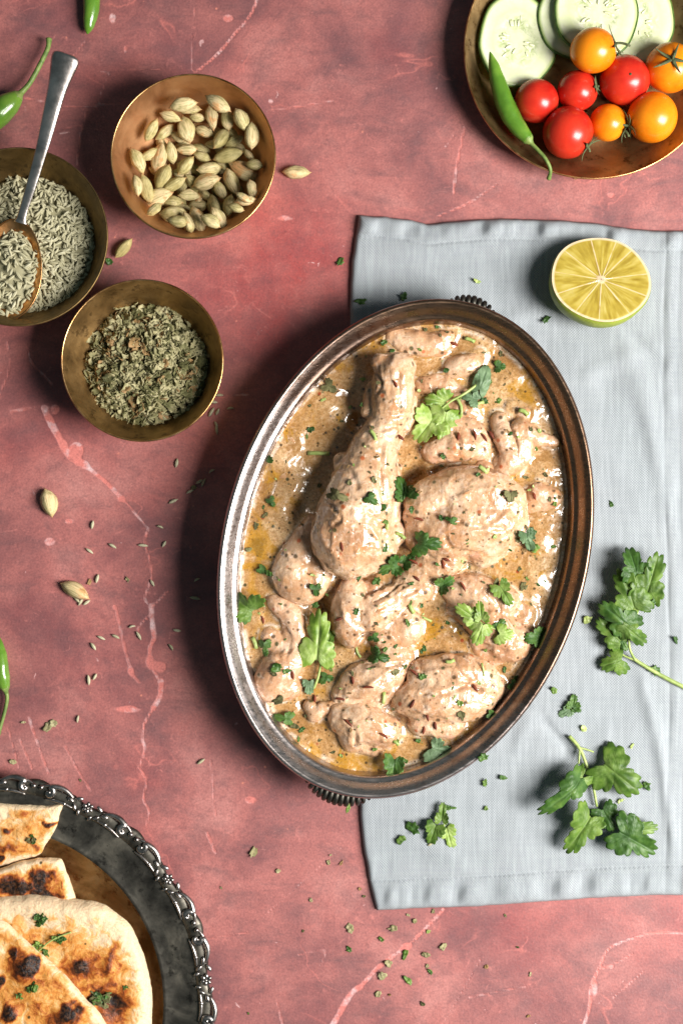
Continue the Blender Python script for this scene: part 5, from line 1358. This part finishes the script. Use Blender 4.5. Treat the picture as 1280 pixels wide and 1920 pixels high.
def chilli(name, label, ctl, rad, stemctl, srad=3.2, tip=None):
    P = crom([W(*p) for p in ctl], 40); R = np.interp(np.linspace(0, 1, 40), np.linspace(0, 1, len(rad)), rad)
    o0 = (P[20][0], P[20][1], 0); root = empty(name, o0); tag(root, label, 'chilli', 'green chillies')
    V, F = tube(P, R, 22); V += (fbm(V, 22, 5, 2)*.9)[:, None]; wobj('pod', V, F, MAT['chilli'], o0, root, o0)
    if stemctl:
        e = P[-1]; d = P[-1]-P[-3]; d /= np.linalg.norm(d)
        Q = [e-d*6, e-d*2, e+d*2, e+d*6, e+d*11]
        V, F = tube(Q, [R[-1]*1.02, R[-1]*1.06, R[-1]*.9, R[-1]*.55, srad], 16, ridges=5, ramp=.06); wobj('calyx', V, F, MAT['chillistem'], e, root, o0)
        Q = crom([W(*p) for p in stemctl], 28)
        V, F = tube(Q, np.interp(np.linspace(0, 1, 28), [0, .15, .8, .96, 1], [srad*1.3, srad, srad*.9, srad*1.25, srad*1.1]), 10, ridges=5, ramp=.08); wobj('stalk', V, F, MAT['chillistem'], Q[0], root, o0)
chilli('green_chilli', 'slim green chilli lying along the left wall of the brass plate', [(918, 97, 78), (928, 135, 74), (943, 185, 68), (963, 228, 64), (990, 262, 66)], [.8, 9, 14.5, 17, 17.5, 15, 10.5], [(992, 266, 66), (1008, 282, 70), (1022, 298, 72), (1031, 318, 66), (1028, 336, 52)], 3.6)
chilli('green_chilli', 'plump green chilli at the left frame edge, long stalk pointing up right', [(-70, 262, 24), (-30, 235, 24), (5, 205, 25), (34, 180, 24)], [10, 20, 24, 25, 21, 12], [(38, 176, 24), (56, 156, 22), (76, 120, 22), (90, 90, 20), (92, 72, 18)], 4.6)
chilli('green_chilli', 'green chilli tip hanging down from the top frame edge', [(164, 64, 12), (168, 40, 14), (172, 5, 16), (168, -50, 16), (160, -90, 16)], [.8, 9, 13, 15, 16, 16, 15, 12], None)
chilli('green_chilli', 'small glossy green chilli at the left frame edge, stalk pointing down', [(-6, 1188, 12), (0, 1220, 14), (2, 1255, 15), (10, 1290, 14)], [.8, 8, 13, 15, 14, 9], [(11, 1294, 14), (14, 1310, 12), (8, 1340, 10), (-4, 1380, 8)], 3.8)

# ------------------------------------------------------------------ lime half
def m_lime():
    t = NT('lime_flesh'); v = t.co()
    mem = t.attr('membrane'); rad = t.attr('radial')
    ves = t.noise(v, 30, 4, .6)
    c = t.ramp(t.math('ADD', t.math('MULTIPLY', ves, .4), t.math('MULTIPLY', rad, .6)), [(0.28, lin(152, 128, 44)), (0.5, lin(182, 160, 68)), (0.78, lin(208, 192, 114))])
    c = t.mix(mem, c, lin(232, 208, 170))
    t.bump(rad, 2.6, .7); t.bump(ves, 1.0, .5)
    return t.done(c, .16, spec=.55, sss=.25, sssr=(1, .8, .3), ssss=.004, coat=.35, coatr=.06)
MAT['lime'] = m_lime()
def build_lime():
    R = 94*.965; n = 540; rings = 50
    ang = []
    for x, y in ((570, 120), (755, 130), (880, 185), (1000, 395), (950, 590), (800, 725), (580, 790), (405, 735), (270, 585), (250, 390), (370, 215)):
        ang.append(atan2(-(y-450), x-620))
    ang = np.array(sorted(ang))
    a = np.arange(n)*2*pi/n-pi; rho = np.linspace(0.01, 1, rings)
    A, Q = np.meshgrid(a, rho)
    out = 1+.012*np.cos(2*A)+.01*np.cos(5*A+1)
    X = R*Q*np.cos(A)*out; Y = R*Q*np.sin(A)*out*.94
    dm = np.full(A.shape, 99.0)
    for t in ang:
        d = np.abs((A-t+pi) % (2*pi)-pi); d = np.minimum(d*Q*R, 99); dm = np.minimum(dm, d+1.5*0)
    dm += .5*n2(X, Y, 8, 3)
    mem = np.clip(1-(dm-.3-.7*n2(X, Y, 20, 31))/.9, 0, 1)
    core = np.clip(1-(Q*R-7-2*n2(X, Y, 6, 5))/3, 0, 1); pith = np.clip((Q-.945)/.02, 0, 1)
    M = np.maximum.reduce([mem*.8, core, pith])
    sA = A
    ves = n2(sA*R*.8, Q*R*.22, 7, 9, 2)*.5+.5
    mid = np.clip(np.minimum(dm, 14)/14, 0, 1)
    Z = (2.2*ves+.5*mid)*(1-M)*np.clip(Q*2, 0, 1)+1.2*M
    V = np.stack([X, Y, Z], -1).reshape(-1, 3)
    loc = W(1126, 524, 74)
    rot = (radians(-17), radians(5), 0)
    root = empty('lime_half', loc, rot); tag(root, 'cut half of a lime, yellow flesh upward, on the napkin', 'lime')
    obj('flesh', mesh('flesh', V, ringfaces(rings, n), MAT['lime'], dict(membrane=M.ravel(), radial=ves.ravel())), root)
    prof = [(1.0, .4), (1.012, -1.5), (1.025, -8), (1.0, -26), (.92, -44), (.76, -58), (.5, -70), (.2, -78), (.08, -84), (.01, -85)]
    rows = []
    o1 = 1+.012*np.cos(2*a)+.01*np.cos(5*a+1)
    for q, z in prof: rows.append(np.stack([R*q*np.cos(a)*o1, R*q*np.sin(a)*o1*.94, np.full(n, z*.92)], 1))
    obj('rind', mesh('rind', np.concatenate(rows), [f[::-1] for f in ringfaces(len(prof), n)], MAT['limerind']), root)
build_lime()

# ------------------------------------------------------------------ ornate platter
PC = W(-30, 1885, 40)[:2]; kP = 1-40/D
def build_platter():
    o0 = (PC[0], PC[1], 0)
    root = empty('ornate_platter', o0); tag(root, 'round blackened silver platter with ornate scrolled border, holding flatbreads', 'platter')
    pf = [(0.01, 10), (200, 10), (280, 12), (308, 17), (326, 27), (333, 33), (336, 35.5)]
    V, F = lathe([(r*kP, z) for r, z in pf], 160); wobj('well', V+np.array((PC[0], PC[1], 0)), F, MAT['well'], o0, root, o0)
    pf = [(336, 35.5), (339, 36.6), (342, 36), (360, 35), (390, 37), (408, 39), (414, 38), (414, 35), (390, 31), (345, 29), (325, 16), (285, 4), (0.01, 2)]
    V, F = lathe([(r*kP, z) for r, z in pf], 160); wobj('broad_rim', V+np.array((PC[0], PC[1], 0)), F, MAT['pewter'], o0, root, o0)
    # one unit of the cast border, in (angle, radius, height), repeated 13 times
    U = 2*pi/13
    def pol(a, r, z): return (r*kP*cos(a), r*kP*sin(a), z)
    units = {}
    A = Acc()     # beaded under band that follows the scalloped edge
    m = 40
    rows = []
    for dr, z in ((-16, 37), (-14, 41), (-4, 43), (6, 42), (11, 38), (8, 34), (-8, 33)):
        rows.append([pol(U*i/m-U/2, 418+dr+5*cos(2*pi*i/m)*(1 if dr > -10 else .4)+2.5*cos(6*pi*i/m)*(dr > 0), z) for i in range(m+1)])
    V = np.array(rows).reshape(-1, 3); units['edge_band'] = [(V, ringfaces(len(rows), m+1, False), MAT['pewter'])]
    # flower: centre bead, six petals
    fl = Acc(); c = np.array(pol(0, 420, 46))
    V, F = uv_sphere(c+(0, 0, 2), (3.4, 3.4, 3), 10, 7); fl.add(V, F)
    for i in range(6):
        t = i*pi/3+.3; V, F = uv_sphere((0, 0, 0), (5.2, 3.8, 3.2), 12, 8); V = orient(V, t)+c+np.array((6.4*cos(t), 6.4*sin(t), -.5)); fl.add(V, F)
    units['flower'] = [(*fl.get(), MAT['ornament'])]
    lf = Acc()
    for s in (1, -1):
        for j, (da, r, L, w, yaw) in enumerate(((.055, 410, 12, 4.5, .9), (.05, 428, 13, 5, -.5), (.085, 420, 13, 5, .2), (.03, 404, 10, 4, 1.3), (.10, 430, 8, 4.5, -.2), (.105, 408, 8, 4.5, .6))):
            V, F = uv_sphere((0, 0, 0), (L*.62, w*.8, 3.4), 12, 8)
            ctr = np.array(pol(da*s, r, 44)); V = orient(V, pi/2+s*0+(-yaw)*s)+ctr; lf.add(V, F)
    units['leaf_cluster'] = [(*lf.get(), MAT['ornament'])]
    for s in (1, -1):
        path = []; rad = []
        # C scroll: spiral head near the middle of the bay, tail sweeping to the flower
        for q in np.linspace(0, 1, 34):
            th_ = 2.3*pi*(1-q)**1.4
            rr = 3+9*q
            if q < .62:
                t = q/.62; an = s*(.185)+s*(-1)*(.9*(2+8.5*t)*cos(pi*1.7*t+2.6))/418; r = 419+(2+8.5*t)*sin(pi*1.7*t+2.6)
            else:
                t = (q-.62)/.38; an0 = s*.185-s*(.9*10.5*cos(pi*1.7+2.6))/418; r0 = 419+10.5*sin(pi*1.7+2.6)
                an = an0+(s*.075-an0)*t; r = r0+(424-r0)*t+7*sin(pi*t)
            path.append(pol(an, r, 44+1.5*sin(q*3))); rad.append(2.6+3.4*sin(pi*min(1, q*1.0))**.7)
        V, F = tube(path, rad, 9); units.setdefault('scroll', []).append((V, F, MAT['ornament']))
        for an_, r_, b in ((s*.185, 419, 4.2), (s*.225, 424, 4.8)):
            V, F = uv_sphere(pol(an_, r_, 46), (b, b, b*.85), 12, 8); units.setdefault('bead', []).append((V, F, MAT['ornament']))
        path = [pol(s*(.06+.135*q), 406+3*sin(pi*q)-2*q, 42+2*sin(pi*q)) for q in np.linspace(0, 1, 14)]
        V, F = tube(path, 1.2+2.0*np.sin(np.linspace(.1, 3, 14)), 8); units['scroll'].append((V, F, MAT['ornament']))
        path = [pol(s*(.13+.1*q), 428+5*sin(pi*q)-3*q, 43) for q in np.linspace(0, 1, 12)]
        V, F = tube(path, 1.4+1.8*np.sin(np.linspace(.1, 3, 12)), 8); units['scroll'].append((V, F, MAT['ornament']))
    for nm, lst in units.items():
        for V, F, mt in lst:
            me = mesh(nm, V, F, mt)
            for k in range(13):
                an = radians(34.5)+k*U
                mid = an % (2*pi)
                if not (mid < radians(125) or mid > radians(300)): 
                    pass
                obj(nm, me, root, (0, 0, 0), (0, 0, an))
build_platter()

def bread(name, label, pts, z0, th, chars, seed, blist=(), edge=6, slope=(0, 0), rings=60, n=220, cat='flatbread'):
    O = crom([W(x, y, z0+th)[:2] for x, y in pts], n, True)
    O = O+np.stack([n2(O[:, 0], O[:, 1], 14, seed), n2(O[:, 0], O[:, 1], 14, seed+1)], 1)*1.8
    c = O.mean(0)
    def zt(x, y, q):
        e = (1-q)*hypot(*(O.max(0)-O.min(0)))*.4
        z = z0+th*(1-np.exp(-(e+.6)/edge))+4.5*n2(x, y, 55, seed+2, 3)+2.2*n2(x, y, 16, seed+3, 2)*np.clip((1-q)*6, 0, 1)
        for (px, py, rx, ry, hgt) in blist:
            w = W(px, py, z0+th); z = z+hgt*np.exp(-((x-w[0])/rx)**2-((y-w[1])/ry)**2)
        return z+slope[0]*(x-c[0])+slope[1]*(y-c[1])
    V, F, rh = cap(O, zt, lambda x, y, q: z0+slope[0]*(x-c[0])+slope[1]*(y-c[1])+0*x, rings, pw=.8)
    ch = np.zeros(len(V))-.12
    wx = 13*n2(V[:, 0], V[:, 1], 18, seed+30, 3); wy = 13*n2(V[:, 0], V[:, 1], 18, seed+40, 3)
    for (px, py, rx, ry, an, am) in chars:
        w = W(px, py, z0+th); dx = V[:, 0]-w[0]+wx; dy = V[:, 1]-w[1]+wy; t = radians(an)
        u = (dx*cos(t)+dy*sin(t))/rx; v = (-dx*sin(t)+dy*cos(t))/ry
        ch = np.maximum(ch, am*np.exp(-(u*u+v*v)**1.1)-.12+.0*ch)
    ch += (.22*n2(V[:, 0], V[:, 1], 46, seed+5, 3)+.15)*np.clip((.90-rh)/.14, -1.2, 1)
    o = wobj(name, V, F, MAT['bread'], (c[0], c[1], z0), attrs=dict(char=ch)); tag(o, label, cat, 'flatbreads on the ornate platter')
    return zt
bread('flatbread_piece', 'square cut flatbread piece at the top of the platter, lightly scorched', [(-70, 1508), (-20, 1507), (40, 1510), (90, 1512), (119, 1507), (112, 1530), (98, 1565), (82, 1590), (70, 1607), (30, 1617), (0, 1626), (-70, 1640)], 34, 12,
      [(16, 1558, 12, 6, 0, .85), (92, 1544, 20, 5, 0, 1.0), (2, 1610, 7, 16, 0, 1.2), (40, 1527, 16, 9, 0, .38), (70, 1585, 26, 10, -30, .5), (30, 1592, 60, 14, 0, .35), (82, 1555, 22, 12, 20, .4), (5, 1590, 20, 10, 0, .6), (60, 1560, 50, 30, 0, .25)], 3)
bread('flatbread_piece', 'thick flatbread piece with large black scorch marks, middle of the platter', [(-70, 1650), (-20, 1636), (10, 1627), (50, 1615), (85, 1611), (112, 1614), (124, 1640), (134, 1668), (138, 1698), (100, 1712), (0, 1715), (-70, 1715)], 40, 14,
      [(30, 1664, 34, 17, -4, 1.5), (75, 1650, 18, 22, 20, 1.45), (80, 1676, 22, 12, -10, 1.4), (10, 1650, 18, 8, 0, .7), (120, 1660, 14, 6, 70, .5), (108, 1684, 16, 10, 0, .6), (95, 1640, 14, 10, 0, .7), (100, 1660, 36, 34, 0, .4), (10, 1690, 50, 10, 0, .8)], 8)
bread('naan_bread', 'large puffy oval naan with pale rim, herbs and brown blisters', [(-120, 1700), (-50, 1688), (0, 1684), (60, 1683), (125, 1690), (182, 1697), (212, 1715), (242, 1741), (262, 1786), (276, 1828), (283, 1875), (281, 1930), (270, 2000), (200, 2080), (0, 2110), (-120, 2080)], 50, 22,
      [(148, 1812, 22, 20, 20, 1.0), (150, 1815, 34, 36, 20, .62), (205, 1805, 12, 40, -25, .62), (190, 1815, 50, 40, 0, .45), (215, 1880, 34, 18, 0, .95), (175, 1865, 26, 14, 30, .9), (195, 1855, 60, 30, -10, .5), (60, 1770, 40, 22, 10, .3), (232, 1860, 12, 30, 0, .5), (120, 1770, 60, 30, 0, .3), (210, 1898, 40, 30, 0, .6), (70, 1750, 30, 10, 0, .3)], 14,
      [(150, 1812, 16, 14, 5), (205, 1810, 12, 26, 4), (225, 1900, 30, 20, -8), (200, 1872, 26, 10, -9), (100, 1780, 40, 30, -3), (255, 1830, 20, 60, 5), (150, 1712, 90, 16, 4)], edge=12)
bread('naan_bread', 'folded naan with dark blisters lying over the large one, lower left corner', [(-120, 1705), (-50, 1712), (0, 1727), (26, 1748), (49, 1768), (74, 1790), (98, 1810), (120, 1832), (141, 1856), (165, 1882), (190, 1910), (210, 1960), (200, 2050), (0, 2100), (-120, 2080)], 74, 13,
      [(55, 1812, 18, 24, -30, 1.25), (68, 1803, 10, 14, -30, 1.3), (24, 1790, 8, 16, 0, .95), (40, 1815, 40, 40, 0, .6), (0, 1845, 8, 16, 0, 1.2), (18, 1898, 13, 15, 0, 1.2), (125, 1900, 26, 14, 40, 1.1), (115, 1910, 50, 22, 20, .65), (65, 1890, 30, 20, 0, .4), (90, 1840, 50, 40, -40, .35), (150, 1890, 14, 10, 0, .8), (40, 1870, 70, 60, 0, .32), (20, 1760, 40, 30, 0, .3)], 20,
      [(48, 1815, 20, 22, 12), (125, 1905, 26, 18, 7), (20, 1900, 16, 16, 6), (80, 1850, 40, 30, 3)], edge=7)
# herbs on the breads
def herb_clump(px, py, z, R, n, label, seed, mats=('leafdark', 'leaf'), name='coriander_clump'):
    r = random.Random(seed); o0 = W(px, py, z); root = empty(name, o0); tag(root, label, 'coriander', 'coriander on the flatbreads')
    for i in range(n):
        a = r.uniform(0, 6.28); q = sqrt(r.random())*R*.6
        obj('leaf_scrap', FL[r.choice(mats)][r.randrange(8)], root, (q*cos(a), q*sin(a), 1+r.uniform(0, 3)), (r.uniform(-.5, .5), r.uniform(-.5, .5), r.uniform(0, 6)), r.uniform(.5, .9)*R/16)
herb_clump(77, 1720, 73, 17, 16, 'dark green coriander clump on the pale rim of the large naan', 1, ('leafdark',))
herb_clump(112, 1757, 73, 16, 10, 'coriander clump right of the thin stem on the large naan', 2)
herb_clump(70, 1776, 72, 16, 8, 'wispy yellow green coriander at the middle of the large naan', 3, ('leaf', 'leafbright'))
herb_clump(88, 1785, 72, 12, 8, 'small coriander clump by the edge of the folded naan', 4)
herb_clump(60, 1850, 90, 15, 10, 'coriander clump under the big blister of the folded naan', 5, ('leafdark', 'leaf'))
herb_clump(40, 1865, 88, 12, 6, 'coriander scraps at the lower left of the folded naan', 6, ('leafdark', 'leaf'))
herb_clump(235, 1852, 70, 12, 5, 'coriander scrap in the right hollow of the large naan', 7, ('leafdark', 'leaf'))
herb_clump(60, 1575, 47, 14, 6, 'coriander scraps on the square flatbread piece', 8, ('leafdark', 'drydark'))
herb_clump(195, 1868, 66, 30, 14, 'dark wilted coriander in the hollow of the large naan', 9, ('leafdark', 'drydark'))
P = crom([W(66, 1790, 76), W(90, 1768, 78), W(112, 1756, 78), W(134, 1748, 76)], 14)
V, F = tube(P, 1.5, 7); o = wobj('coriander_twig', V, F, MAT['stem'], P[0]); tag(o, 'thin coriander stem lying across the large naan', 'coriander stem')
